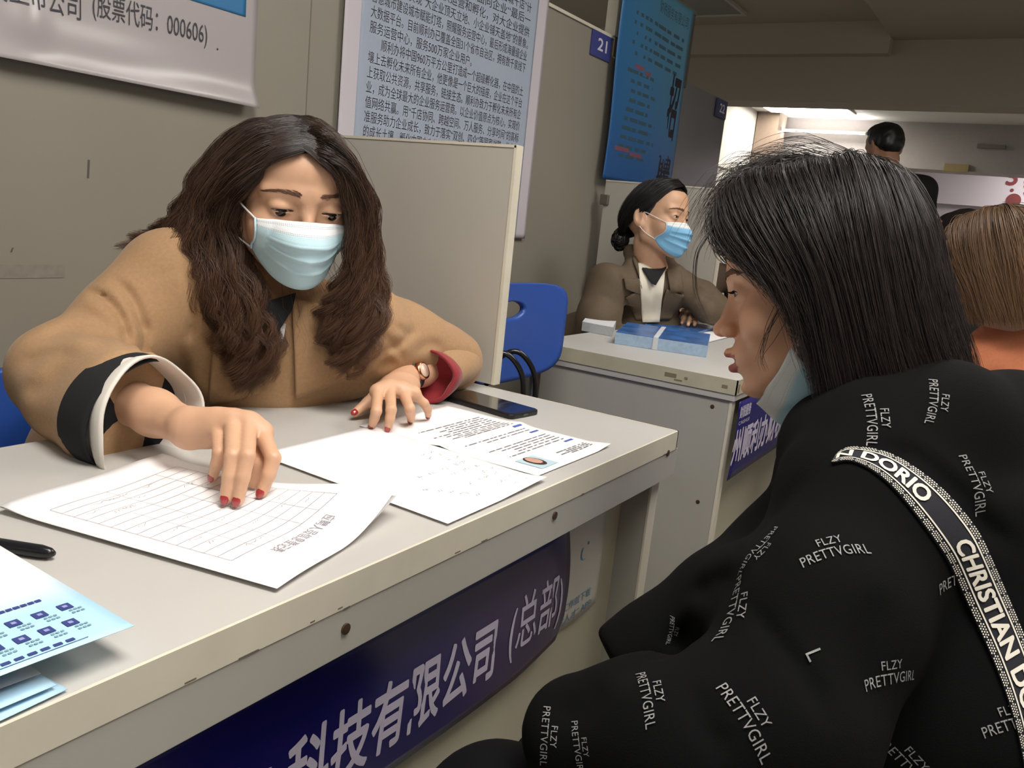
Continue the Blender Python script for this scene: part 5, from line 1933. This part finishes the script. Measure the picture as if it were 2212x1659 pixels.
for k in range(int(cl[-1] / st_)):
    for t0 in (.03, .085, .14, .855, .91, .965):
        s0 = k * st_ + (.5 * st_ if t0 in (.085, .91) else 0)
        if (k % 6) in (4,) and t0 not in (.085, .91): continue
        a, b, c = strap_at(s0, t0 - .016), strap_at(s0 + .0012, t0 - .016), strap_at(s0, t0 + .016)
        L.quad(a, b - a, c - a)
L.build('woven_dots', M_strapw, STRAP)
def s_of(x, y):
    mid = (eu + el) / 2
    return float(np.interp(np.argmin(((mid - A(x, y)) ** 2).sum(1)), np.arange(ns), cl))
L = Letters()
for body, p0, p1 in (('CHRISTIAN DORIO', None, (1995, 1092)), ('CHRISTIAN', (2064, 1178), (2172, 1428)), ('DORIO', (2196, 1440), (2235, 1640))):
    T = text2d(body, bold=.035)
    s1 = s_of(*p1)
    full = (s_of(2172, 1428) - s_of(2064, 1178))
    ln = full * 1.62 if p0 is None else s1 - s_of(*p0)
    s0 = s1 - ln
    V2 = fit(T[0], w=ln, h=.44)
    b0 = len(L.V)
    ok = []
    for q in V2:
        L.V.append(tuple(strap_at(max(s0 + q[0], 0), (.285 + q[1]), .0009 + q[2] * LAYER)))
        ok.append(s0 + q[0] > .001)
    L.F += [[i + b0 for i in f] for f in T[1] if all(ok[i] for i in f)]
L.build('lettering', M_strapw, STRAP)

# hair: a bob, written in the head's frame (x < 0 is the side seen)
def G3(l): return [xf(MG, A(*q)) for q in l]
GL = [[(0, .075, 0.119), (-.022, .098, 0.098), (-.034, .104, .068), (-.046, .099, .054), (-.055, .090, .047), (-.062, .080, .040)],
      [(0, .060, 0.128), (-.036, .078, 0.109), (-.062, .065, .064), (-.077, .042, .024), (-.083, .020, -.012), (-.084, .004, -.050)],
      [(0, .040, 0.134), (-.045, .052, 0.116), (-.078, .032, .056), (-.089, .008, 0), (-.089, -.001, -.06), (-.084, -.002, -.110), (-.076, -.004, -.152)],
      [(0, .010, 0.137), (-.050, .022, 0.120), (-.087, .008, .060), (-.098, -.008, 0), (-.099, -.017, -.06), (-.094, -.024, -.115), (-.085, -.022, -.155)],
      [(0, -.030, 0.136), (-.050, -.032, 0.117), (-.089, -.038, .060), (-.101, -.043, 0), (-.104, -.050, -.06), (-.099, -.058, -.112), (-.090, -.062, -.148)],
      [(0, -.058, 0.129), (-.045, -.072, 0.106), (-.074, -.080, .050), (-.086, -.086, 0), (-.090, -.094, -.06), (-.087, -.104, -.105), (-.082, -.110, -.132)],
      [(0, -.066, 0.125), (-.020, -.090, 0.097), (-.036, -.102, .045), (-.042, -.107, 0), (-.045, -.116, -.055), (-.043, -.128, -.10), (-.040, -.134, -.126)],
      [(0, -.068, 0.125), (0, -.092, 0.097), (0, -.106, .045), (0, -.111, 0), (0, -.120, -.055), (0, -.131, -.10), (0, -.137, -.126)]]
GR = [[(-x, y, z) for x, y, z in l] for l in GL]
HR, HT = np.array(lin('15110f')[:3]), np.array(lin('2b2220')[:3])
ex, ey = MG[:3, 0], MG[:3, 1]
PS = np.concatenate([strand_points([G3(l) for l in GL], 17000, 22, .0050, 170, .0045, .0026, 1.2, .85, 41, .4, ex, ey, short=.18),
                     strand_points([G3(l) for l in GR], 4500, 22, .0052, 70, .0050, .0022, 1.2, .75, 42, .4, ex, ey, short=.16)])
PS = push_out(PS, MG, (0, -.014, .034), (.080, .096, .090), zmin=-.06)
V, Q, C = strand_mesh(PS, .00034, HR, HT, seed=6, power=.8, jit=.25, band=.35)
HAIRG = mk('hair', V, Q, mat('black hair', '241a17', .40, vcol=True, spec=.45), GIRL, col=C)
S = SDF(MG)
S.ell((0, -.018, .034), (.0755, .089, .0735))
S.half((0, .005, -.01), A(0, .80, -.60), k=.01)
Vc, Qc = S.mesh(.004, smooth=2)
S = SDF(MG)
for l in (GL[3], GL[4], GL[5], GL[6], GL[7], GR[3], GR[4], GR[5], GR[6]):
    q = [A(*p) * A(.78, .96, 1) + A(0, .014 if p[1] < -.09 else 0, -.008) for p in l[2:6]]
    S.chain(q, [.012, .016, .016, .008], k=.03)
Vd, Qd = S.mesh(.005, smooth=1)
V, Q, C = join((Vc, Qc, HR), (Vd, Qd, HR))
mk('hair_mass', V, Q, mat('dark hair base', '15110f', .6, vcol=True, spec=.2), HAIRG, col=C)
W_ = [[(0, .05, .130), (-.01, .088, .120), (-.02, .110, .084), (-.025, .119, .058)], [(0, .03, .140), (0, .07, .138), (-.01, .100, .110), (-.015, .116, .078)],
      [(0, -.05, .132), (-.01, .0, .150), (-.012, .05, .144), (-.015, .093, .114)]]
fly = strand_points([G3(l) for l in W_], 420, 18, .007, 200, .006, .003, 1.0, 1.3, 43, .5, ex, ey, short=.5)
wis = [[(-.082, .045, -.02), (-.082, .058, -.045), (-.078, .062, -.068), (-.075, .058, -.085)], [(-.083, .030, -.03), (-.08, .05, -.055), (-.076, .064, -.075), (-.074, .062, -.095)]]
fl2 = strand_points([G3(l) for l in wis], 9, 18, .003, 8, .003, .002, 1.0, .6, 44, .5, ex, ey, short=.4)
lon = [[(-.030, .096, .086), (-.045, .112, .066), (-.055, .122, .045), (-.052, .126, .005), (-.05, .116, -.03)]]
fl3 = strand_points([G3(l + []) for l in (lon[0], lon[0])], 12, 18, .0012, 4, .0012, .002, 1.0, .8, 45, .5, ex, ey, short=.3)
V, Q, C = strand_mesh(np.concatenate([fly, fl2, fl3]), .00032, HR, HT, seed=12)
mk('stray_hair', V, Q, M_hair, HAIRG, col=C)

# mask pulled down under the chin
nu, nv = 41, 22
U, Vv = np.meshgrid(np.linspace(-1, 1, nu), np.linspace(0, 1, nv), indexing='ij')
au = np.abs(U)
def bez(p0, p1, p2):
    return [np.interp(au, [0, .5, 1], [p0[i], p1[i], p2[i]]) for i in range(3)]
t_ = bez((0, .076, -.126), (.044, .058, -.104), (.070, .031, -.066))
b_ = bez((0, .020, -.152), (.052, .006, -.128), (.074, -.006, -.088))
sgn = np.sign(U)
bul = np.sin(np.pi * Vv) * .012
x = sgn * (t_[0] * (1 - Vv) + b_[0] * Vv + bul * .5 * au)
y = t_[1] * (1 - Vv) + b_[1] * Vv + bul * .2
z = t_[2] * (1 - Vv) + b_[2] * Vv - bul * (1 - .5 * au) + .0015 * np.sin(U * 11 + Vv * 9)
GM = np.stack([x, y, z], -1)
V_, F_ = sheet(GM, .0010)
nn = np.cross(GM[21, 10] - GM[20, 10], GM[20, 11] - GM[20, 10])
if nn[2] > 0:
    V_, F_ = sheet(GM[::-1], .0010)
tcol = np.clip((np.tile((Vv if nn[2] <= 0 else Vv[::-1]).ravel(), 2) - .36) / .03, 0, 1)[:, None]
cc = np.array(lin('cfd3d2')[:3]) * (1 - tcol) + np.array(lin('a3c6d2')[:3]) * tcol
MKG = mk('face_mask', xf(MG, V_), F_, mat('mask fabric', 'bcd9e2', .75, vcol=True, bump=.15, bscale=900), GIRL, col=cc)
L = Letters()
for v0 in (.10, .30, .35):
    j = int(v0 * (nv - 1))
    for i in range(0, 16):
        for f in (0, .5):
            a, b = GM[i, j] * (1 - f) + GM[i + 1, j] * f, GM[i, j] * (.7 - f) + GM[i + 1, j] * (.3 + f)
            L.quad(xf(MG, a + A(-.0012, 0, -.0006)), MG[:3, :3] @ (b - a), MG[:3, :3] @ ((GM[i, j + 1] - GM[i, j]) * .18))
L.build('stitching', mat('mask stitch', 'a9b6bc', .8), MKG)
for s_ in (-1, 1):
    P = resample([A(s_ * .074, .026, -.072), A(s_ * .080, .021, -.055), A(s_ * .083, .014, -.036), A(s_ * .083, -.002, -.012), A(s_ * .080, -.02, .01)], 24)
    V_, F_ = tube(xf(MG, P), .0012, 6)
    mk('ear_loop', V_, F_, mat('mask cord', 'd4d4d0', .7), MKG)

# ================================================================== people further back
def hair_cap(parent, M, r=(.079, .097, .080), cut=(0, .80, -.60), at=(0, .005, -.01), colr=HR, h=.004, extra=None, m=None):
    S = SDF(M)
    S.ell((0, -.016, .034), r)
    S.half(at, A(*cut), k=.008)
    if extra: extra(S)
    V, Q = S.mesh(h, smooth=1, disp=waves(23, 8, 160, .0009))
    return mk('hair', V, Q, m or M_hair, parent, col=np.tile(colr, (len(V), 1)))

def coarse_body(pts, legs, arms, skin=SKIN_A, lo=None):
    """trunk, thighs, shanks and upper arms under the clothes"""
    S = SDF()
    S.chain(pts, [.058, .085, .10, .105][:len(pts)], k=.05)
    for a in arms: S.chain(a, [.042, .036, .028][:len(a)], k=.03)
    for l in legs: S.chain(l, [.075, .058, .042, .038][:len(l)], k=.03)
    V, Q = S.mesh(.009, smooth=1)
    return V, Q, skin

# ---- the woman in the trench coat
D2 = 2.70
M2 = frame(px(1419, 474, D2), camdir(.76, .10, -.64), camdir(.10, -1, -.05))
M2[:3, :3] *= 1.02
o2 = dict(open=.0032, masked=1, gx=-.2, h=.0026)
b2 = lambda x, y, dd=0: px(x, y, D2 + dd)
n0, n1 = xf(M2, (0, -.022, -.075)), b2(1405, 590, .05)
Vh, Qh, Ch, bv2 = make_head(M2, o2, neck=([n0, n1, b2(1400, 640, .10)], [.047, .052, .065]))
sR2, eR2, wR2 = b2(1312, 618, -.02), b2(1290, 738, -.04), b2(1375, 735, .02)
sL2, eL2, wL2 = b2(1466, 622, .06), b2(1546, 668, .09), b2(1522, 670, .04)
hp2 = A(2.60, 1.30, .58)
S = SDF()
ht = [(1492, 672), (1482, 676), (1472, 680), (1463, 682)]
fl2_ = []
for i, (kx, ky) in enumerate(((1508, 678), (1499, 675), (1489, 673), (1479, 673))):
    tip = ((1500, 702), (1486, 702), (1473, 698), (1464, 692))[i]
    k_, t__ = pz(kx, ky, .800), pz(*tip, .772)
    fl2_.append((k_, k_ * .5 + t__ * .5 + A(0, 0, .010), t__))
tips2 = add_hand(S, pz(1522, 664, .815), fl2_, (pz(1488, 668, .795), pz(1474, 672, .785), pz(1464, 681, .774)), eL2, .95)
V3, Q3 = S.mesh(.0028, smooth=1)
Vb = coarse_body([b2(1400, 650, .14), b2(1390, 720, .20), hp2], [[hp2 + A(s * .08, 0, 0), A(hp2[0] + s * .09, .93, .50), A(hp2[0] + s * .09, .95, .09), A(hp2[0] + s * .09, .83, .05)] for s in (-1, 1)], [[sR2, eR2, wR2], [sL2, eL2]])
V, Q, C = join((Vh, Qh, Ch), (V3, Q3, SKIN_A), Vb)
WOMAN2 = mk('person', V, Q, M_skin, None, col=C)
tag(WOMAN2, 'person in an olive trench coat with tied black hair, seated at the second desk', 'person')
add_face_parts(WOMAN2, M2, o2, bv2)
make_mask(WOMAN2, M2, bv2, '7fb9de', dict(dz=.0))
M_trench = mat('olive trench', '5b4c3a', .75, noise=.06, nscale=120, bump=.12, bscale=500)
S = SDF()
S.chain([b2(1402, 632, .13), b2(1392, 700, .17), A(2.60, 1.30, .62), A(2.60, 1.33, .46)], [.080, .115, .140, .15], k=.05)
S.cap(sR2, sL2, .062, .058, k=.05)
S.chain([sR2, b2(1292, 690, -.05), eR2], [.068, .066, .060], k=.03).chain([eR2, wR2], [.060, .045], k=.03)
S.chain([sL2, b2(1515, 640, .09), eL2], [.062, .052, .048], k=.03)
S.chain([eL2, b2(1526, 669, .05)], [.048, .042], k=.03)
S.chain([b2(1400, 545, .16), b2(1362, 545, .08), b2(1362, 575, .0), b2(1386, 612, -.04)], [.018, .020, .022, .018], k=.02)      # collar
S.chain([b2(1400, 545, .16), b2(1440, 562, .10), b2(1462, 588, .03), b2(1456, 622, -.01)], [.018, .018, .022, .018], k=.02)
Vt, Qt = S.mesh(.014)
bvt = bvh_of(Vt, Qt)
F3 = [([(1345, 580), (1352, 640), (1345, 700)], .010, .010), ([(1260, 650), (1300, 640), (1335, 660)], .010, .006), ([(1265, 690), (1300, 700), (1335, 695)], .010, .006),
      ([(1470, 640), (1475, 670), (1462, 690)], .010, .012), ([(1510, 620), (1530, 640), (1550, 640)], .008, .006), ([(1395, 610), (1415, 650), (1412, 690)], .010, .008)]
f3 = folds([(on_cloth(bvt, p), w_, d_) for p, w_, d_ in F3 if len(on_cloth(bvt, p)) > 3])
w3 = waves(29, 8, 30, .004)
V, Q = S.mesh(.0065, smooth=1, disp=lambda P: w3(P) + f3(P), lo=A(-9, -9, .44))
TR2 = mk('trench_coat', V, Q, M_trench, WOMAN2)
bvc2 = bvh_of(V, Q)
panel_on(bvc2, ((1366, 552), (1388, 556), (1412, 625), (1382, 600)), 12, .012, .006, 'lapel', M_trench, TR2)
panel_on(bvc2, ((1348, 600), (1382, 602), (1392, 640), (1352, 625)), 12, .014, .008, 'collar', M_trench, TR2)
panel_on(bvc2, ((1352, 645), (1392, 622), (1392, 690), (1374, 690)), 12, .012, .008, 'lapel', M_trench, TR2)
panel_on(bvc2, ((1440, 580), (1472, 585), (1478, 632), (1448, 632)), 12, .014, .008, 'collar', M_trench, TR2)
panel_on(bvc2, ((1440, 625), (1478, 640), (1450, 690), (1424, 690)), 12, .012, .008, 'lapel', M_trench, TR2)
panel_on(bvc2, ((1378, 560), (1438, 575), (1424, 696), (1388, 696)), 16, .012, .003, 'shirt', mat('cream shirt', 'd6cfbf', .8), WOMAN2)
panel_on(bvc2, ((1382, 572), (1440, 578), (1416, 616), (1408, 613)), 12, .030, .003, 'neckline', M_blackcloth, WOMAN2)
p = on_cloth(bvc2, [(1322, 560), (1330, 545)], 2)
if p:
    q = p[0]
    n_ = nrm(CAMP - q)
    V, Q = tube(np.stack([q, q + n_ * .006, q + n_ * .007]), [.011, .011, .006], 14)
    mk('button', V, Q, mat('horn button', '8f8672', .4), TR2)
    panel_on(bvc2, ((1300, 570), (1335, 545), (1345, 556), (1312, 585)), 8, .006, .005, 'epaulette', M_trench, TR2)
c_ = pz(1522, 664, .815) + nrm(eL2 - pz(1522, 664, .815)) * .012
a_ = nrm(eL2 - c_)
t = thing('wristwatch', c_, 'gold bracelet watch on the left wrist of the trench coat woman', 'watch')
V, Q = ring_tube(c_, a_, .0265, [(-.008, 1.0), (-.007, 1.10), (.007, 1.10), (.008, 1.0), (-.008, 1.0)], 1, wob=.03)
mk('bracelet', V, Q, mat('dull gold', '9c8458', .3, metal=.9), t)
wd = nrm(-RC[2] * .8 - RC[1] * .6); wd = nrm(wd - a_ * (wd @ a_))
V, Q = tube(np.stack([c_ + wd * .026, c_ + wd * .034, c_ + wd * .0345]), [.015, .015, .012], 18)
mk('case', V, Q, mat('dull gold', '9c8458', .3, metal=.9), t)
S = SDF()
for s_ in (-1, 1):
    hq = hp2 + A(.08 * s_, 0, 0)
    S.chain([hq, A(hp2[0] + s_ * .09, .93, .50), A(hp2[0] + s_ * .09, .95, .09)], [.09, .07, .055], k=.03)
V, Q = S.mesh(.011, smooth=1)
mk('trousers', V, Q, mat('dark trousers', '23262e', .85), WOMAN2)
stool(hp2[0], hp2[1], hp2[2] - .125, 'stool under the person in the olive trench coat')
# tied hair
H2 = hair_cap(WOMAN2, M2, r=(.078, .096, .079), cut=(0, .84, -.54), at=(0, .012, -.005))
def H3(M, l): return [xf(M, A(*q)) for q in l]
for sg in (1, -1):
    gs = [[(sg * .005, .078, .100), (sg * .048, .064, .082), (sg * .074, .020, .035), (sg * .070, -.050, -.010), (sg * .030, -.105, -.045), (0, -.122, -.055)],
          [(sg * .003, .060, .116), (sg * .050, .040, .097), (sg * .080, -.005, .045), (sg * .070, -.070, 0), (sg * .028, -.110, -.040), (0, -.122, -.055)],
          [(sg * .002, .030, .122), (sg * .050, .010, .108), (sg * .082, -.035, .050), (sg * .062, -.090, 0), (sg * .024, -.115, -.035), (0, -.122, -.055)],
          [(0, -.01, .122), (sg * .040, -.040, .105), (sg * .066, -.078, .045), (sg * .045, -.108, 0), (sg * .015, -.118, -.030), (0, -.122, -.055)]]
    P = strand_points([H3(M2, l) for l in gs], 1500, 16, .0022, 60, .0022, .001, 1, .6, 51 + sg, .6, M2[:3, 0], M2[:3, 1])
    P = push_out(P, M2, (0, -.014, .034), (.0795, .098, .081), zmin=-.06)
    V, Q, C = strand_mesh(P, .0007, HR, HR * 1.5, seed=8)
    mk('hair_strands', V, Q, M_hair, H2, col=C)
g = np.random.default_rng(61)
bun = []
for k in range(150):
    a0, r0 = g.uniform(0, 6.28), g.uniform(.015, .036)
    ax_ = nrm(g.normal(size=3)); e1_b = nrm(np.cross(ax_, A(.3, .2, 1))); e2_b = np.cross(ax_, e1_b)
    aa = a0 + np.linspace(0, 4.2, 16)
    bun.append(A(0, -.128, -.060) + r0 * (np.cos(aa)[:, None] * e1_b + np.sin(aa)[:, None] * e2_b) * A(.9, .75, 1.05))
V, Q, C = strand_mesh(xf(M2, np.array(bun).reshape(-1, 3)).reshape(150, 16, 3), .0028, HR, HR * 1.3, seed=2)
mk('bun', V, Q, M_hair, H2, col=C)
V, Q = ellipsoid_mesh(xf(M2, A(0, -.126, -.060)), [M2[:3, 0] * .026, M2[:3, 1] * .024, M2[:3, 2] * .032])
mk('bun_core', V, Q, M_hair, H2, col=np.tile(HR, (len(V), 1)))

# ---- the person in orange, seen from behind
D3 = 2.10
M3 = frame(px(2148, 568, D3), camdir(-.35, .15, .92), camdir(-.06, -1, .1))
o3 = dict(open=.003, h=.0032, masked=1)
b3 = lambda x, y, dd=0: px(x, y, D3 + dd)
n0, n1 = xf(M3, (0, -.02, -.075)), b3(2175, 700, .02)
Vh, Qh, Ch, bv3 = make_head(M3, o3, neck=([n0, n1, b3(2185, 760, .02)], [.048, .052, .065]))
hp3 = A(*b3(2260, 1080, .02)[:2], .50)
sL3, sR3 = b3(2138, 775, .02), b3(2330, 765, .14)
fw = nrm(A(-.2, 1, 0))
eL3, eR3 = A(*(sL3[:2] + fw[:2] * .06 + A(-.03, 0)), .72), A(*(sR3[:2] + fw[:2] * .08), .72)
wL3, wR3 = eL3 + fw * .20 + A(.03, 0, .04), eR3 + fw * .20 + A(-.04, 0, .04)
lg = [[hp3 + A(s * .08, 0, 0), hp3 + A(s * .09, 0, .02) + fw * .40, A(*(hp3 + A(s * .09, 0, 0) + fw * .40)[:2], .09), A(*(hp3 + A(s * .09, 0, 0) + fw * .52)[:2], .05)] for s in (-1, 1)]
Vb = coarse_body([b3(2190, 790, .05), b3(2220, 900, .05), hp3], lg, [[sL3, eL3, wL3], [sR3, eR3, wR3]])
hs = []
for w_, e_, sd in ((wL3, eL3, 1), (wR3, eR3, -1)):
    S = SDF(); f_, t_ = hand_from(w_, w_ - e_, A(0, 0, 1), side=sd); add_hand(S, w_, f_, t_, e_, .92); hs.append(S.mesh(.0034, smooth=1) + (SKIN_A,))
V, Q, C = join((Vh, Qh, Ch), Vb, *hs)
ORG = mk('person', V, Q, M_skin, None, col=C)
tag(ORG, 'person in an orange top with straight light brown hair, seen from behind', 'person')
add_face_parts(ORG, M3, o3, bv3)
S = SDF()
S.chain([b3(2188, 748, .03), b3(2215, 870, .03), hp3 + A(0, 0, .12), hp3 - A(0, 0, .02)], [.080, .125, .13, .14], k=.05)
S.cap(sL3, sR3, .062, .062, k=.05)
S.chain([sL3, eL3, wL3], [.064, .058, .042], k=.03).chain([sR3, eR3, wR3], [.064, .058, .042], k=.03)
Vt, Qt = S.mesh(.014); bvt = bvh_of(Vt, Qt)
f4 = folds([(on_cloth(bvt, p), w_, d_) for p, w_, d_ in (([(2110, 790), (2150, 760), (2190, 750)], .008, .006), ([(2130, 800), (2170, 820), (2185, 860)], .008, .007), ([(2150, 740), (2190, 790), (2212, 850)], .008, .005)) if len(on_cloth(bvt, p)) > 3])
w4 = waves(37, 8, 34, .004)
V, Q = S.mesh(.007, smooth=1, disp=lambda P: w4(P) + f4(P))
mk('top', V, Q, mat('orange cotton', 'e0895f', .8, noise=.05, nscale=200, sheen=.1), ORG)
S = SDF()
for l in lg: S.chain(l[:3], [.085, .066, .05], k=.03)
V, Q = S.mesh(.01, smooth=1)
mk('trousers', V, Q, mat('dark trousers', '23262e', .85), ORG)
OR, OT = np.array(lin('35271e')[:3]), np.array(lin('7a5836')[:3])
GO = [[(0, .06, .122), (.045, .07, .10), (.082, .045, .05), (.090, .03, -.01), (.088, .02, -.07), (.08, .02, -.15)],
      [(0, .03, .13), (.05, .03, .113), (.09, .015, .05), (.098, 0, -.01), (.096, -.015, -.07), (.088, -.02, -.16)],
      [(0, -.02, .13), (.05, -.03, .112), (.085, -.045, .05), (.095, -.05, -.01), (.094, -.055, -.07), (.086, -.065, -.17)],
      [(0, -.05, .125), (.04, -.08, .10), (.06, -.10, .05), (.066, -.108, -.01), (.066, -.11, -.07), (.06, -.105, -.18)],
      [(0, -.06, .12), (.01, -.10, .09), (.015, -.12, .05), (.018, -.127, -.01), (.018, -.127, -.07), (.016, -.118, -.185)]]
PS = np.concatenate([strand_points([H3(M3, [(s * x, y, z) for x, y, z in l]) for l in GO], 4200, 18, .006, 110, .006, .003, 1.5, .9, 70 + s, .4, M3[:3, 0], M3[:3, 1], short=.14) for s in (-1, 1)])
PS = push_out(PS, M3, (0, -.014, .034), (.081, .10, .084), zmin=-.06)
V, Q, C = strand_mesh(PS, .0007, OR, OT, seed=21, power=.6, jit=.3, band=.3)
HO = mk('hair', V, Q, M_hair, ORG, col=C)
def ext(S):
    for l in GO[1:]:
        for s in (-1, 1):
            S.chain([A(s * x * .84, y * .9, z - .01) for x, y, z in l[2:5]], [.012, .016, .010], k=.03)
S = SDF(M3); S.ell((0, -.016, .034), (.0765, .094, .0765)); S.half((0, .005, -.01), A(0, .80, -.60), k=.008); ext(S)
V, Q = S.mesh(.005, smooth=1)
mk('hair_mass', V, Q, M_hair, HO, col=np.tile(OT * .25, (len(V), 1)))

stool(hp3[0], hp3[1], hp3[2] - .14, 'stool under the person in the orange top')

# ---- the standing man
D4 = 4.3
M4 = frame(px(1910, 318, D4), camdir(-.20, .10, .97), camdir(-.02, -1, .10))
n0 = xf(M4, (0, -.02, -.075))
f4d = nrm(M4[:3, 1] * A(1, 1, 0)); r4 = nrm(np.cross(f4d, A(0, 0, 1)))
base4 = A(n0[0], n0[1], 0)
o4 = dict(open=.003, h=.0035, masked=1, skin=np.array(lin('b98a6c')[:3]))
neckb = base4 + A(0, 0, n0[2] - .10)
Vh, Qh, Ch, bv4 = make_head(M4, o4, neck=([n0, neckb], [.056, .064]))
S_ = n0[2] - .125
sh4 = [base4 + r4 * .225 * s + A(0, 0, S_) for s in (-1, 1)]
el4 = [base4 + r4 * .27 * s - f4d * .02 + A(0, 0, S_ - .30) for s in (-1, 1)]
wr4 = [base4 + r4 * .22 * s + f4d * .10 + A(0, 0, S_ - .52) for s in (-1, 1)]
lg4 = [[base4 + r4 * .09 * s + A(0, 0, .88), base4 + r4 * .10 * s + A(0, 0, .48), base4 + r4 * .11 * s + A(0, 0, .08), base4 + r4 * .12 * s + f4d * .14 + A(0, 0, .045)] for s in (-1, 1)]
Vb = coarse_body([base4 + A(0, 0, S_ - .02), base4 + A(0, 0, S_ - .25), base4 + A(0, 0, .9)], lg4, [[a, b, c] for a, b, c in zip(sh4, el4, wr4)], o4['skin'])
hs = []
for w_, e_, sd in zip(wr4, el4, (1, -1)):
    S = SDF(); f_, t_ = hand_from(w_, w_ - e_, f4d, side=sd, sc=1.0); add_hand(S, w_, f_, t_, e_, 1.0); hs.append(S.mesh(.004, smooth=1) + (o4['skin'],))
V, Q, C = join((Vh, Qh, Ch), Vb, *hs)
MAN = mk('person', V, Q, M_skin, None, col=C)
tag(MAN, 'person standing far back in a dark jacket with short black hair, seen from behind', 'person')
add_face_parts(MAN, M4, o4, bv4)
def ext4(S):
    S.ell((0, .02, .092), (.062, .070, .032), k=.02)
    S.ell((0, -.06, -.005), (.064, .044, .050), k=.02)
hair_cap(MAN, M4, r=(.080, .097, .080), cut=(0, .74, -.67), at=(0, -.02, -.02), extra=ext4)
S = SDF()
S.chain([base4 + A(0, 0, S_ + .03), base4 + A(0, 0, S_ - .22), base4 + A(0, 0, .86), base4 + A(0, 0, .80)], [.085, .15, .15, .15], k=.06)
S.cap(sh4[0], sh4[1], .075, .075, k=.05)
for a, b, c in zip(sh4, el4, wr4): S.chain([a, b, c], [.072, .062, .05], k=.03)
V, Q = S.mesh(.010, smooth=1, disp=waves(41, 7, 24, .005))
mk('jacket', V, Q, mat('dark jacket', '141417', .8), MAN)
S = SDF()
for l in lg4: S.chain(l[:3], [.10, .075, .06], k=.04)
V, Q = S.mesh(.011, smooth=1)
mk('trousers', V, Q, mat('dark trousers', '23262e', .85), MAN)
S = SDF()
for l in lg4: S.chain([l[2] - A(0, 0, .035), l[3] + f4d * .03], [.045, .04], k=.02)
V, Q = S.mesh(.008, smooth=1)
mk('shoes', V, Q, mat('black shoe', '141416', .5), MAN)

# ---- two more seated people, mostly hidden
def seated(hx, hy, D, fwd, label, cloth, haircol, colr_skin='c99f80'):
    M = frame(px(hx, hy, D), fwd, A(0, 0, 1))
    sk = np.array(lin(colr_skin)[:3])
    f = nrm(fwd * A(1, 1, 0)); r = nrm(np.cross(f, A(0, 0, 1)))
    n0 = xf(M, (0, -.02, -.075))
    b = A(n0[0], n0[1], 0)
    Sz = n0[2] - .15
    hip = b - f * .06 + A(0, 0, .50)
    sh = [b + r * .18 * s + A(0, 0, Sz) for s in (-1, 1)]
    el = [b + r * .23 * s + f * .06 + A(0, 0, Sz - .25) for s in (-1, 1)]
    wr = [b + r * .14 * s + f * .26 + A(0, 0, max(Sz - .24, .60)) for s in (-1, 1)]
    lg = [[hip + r * .09 * s, hip + r * .10 * s + f * .42, A(*(hip + r * .10 * s + f * .42)[:2], .09), A(*(hip + r * .10 * s + f * .54)[:2], .05)] for s in (-1, 1)]
    o = dict(open=.003, h=.0036, masked=1, skin=sk)
    Vh, Qh, Ch, bv = make_head(M, o, neck=([n0, b + A(0, 0, Sz + .04)], [.05, .058]))
    Vb = coarse_body([b + A(0, 0, Sz), b - f * .03 + A(0, 0, Sz - .22), hip], lg, [[a, e, w_] for a, e, w_ in zip(sh, el, wr)], sk)
    hs = []
    for w_, e_, sd in zip(wr, el, (1, -1)):
        S = SDF(); f_, t_ = hand_from(w_, w_ - e_, A(0, 0, 1), side=sd); add_hand(S, w_, f_, t_, e_, .95); hs.append(S.mesh(.004, smooth=1) + (sk,))
    V, Q, C = join((Vh, Qh, Ch), Vb, *hs)
    P_ = mk('person', V, Q, M_skin, None, col=C)
    tag(P_, label, 'person')
    add_face_parts(P_, M, o, bv)
    hair_cap(P_, M, cut=(0, .80, -.60), at=(0, 0, -.02), colr=haircol)
    S = SDF()
    S.chain([b + A(0, 0, Sz + .02), b - f * .03 + A(0, 0, Sz - .22), hip + A(0, 0, .05)], [.075, .13, .14], k=.05)
    S.cap(sh[0], sh[1], .065, .065, k=.05)
    for a, e, w_ in zip(sh, el, wr): S.chain([a, e, w_ - f * .03], [.066, .058, .048], k=.03)
    V, Q = S.mesh(.010, smooth=1, disp=waves(47, 7, 26, .005))
    mk('jacket', V, Q, cloth, P_)
    S = SDF()
    for l in lg: S.chain(l[:3], [.09, .07, .055], k=.04)
    V, Q = S.mesh(.012, smooth=1)
    mk('trousers', V, Q, mat('dark trousers', '23262e', .85), P_)
    stool(hip[0], hip[1], hip[2] - .10, 'stool under the ' + label.split(',')[0])
    return P_
seated(1640, 500, 3.80, camdir(.1, .2, -1) * A(1, 1, .3), 'person in a brown coat beyond the second screen, hidden behind the black bob', mat('brown coat', '5e4c3d', .8, bump=.1), HR)
seated(2072, 515, 3.3, camdir(-.4, .0, .9) * A(1, 1, .3), 'person with dark hair beyond the person in orange, only the crown showing', mat('dark jacket', '141417', .8), HR * 1.6)
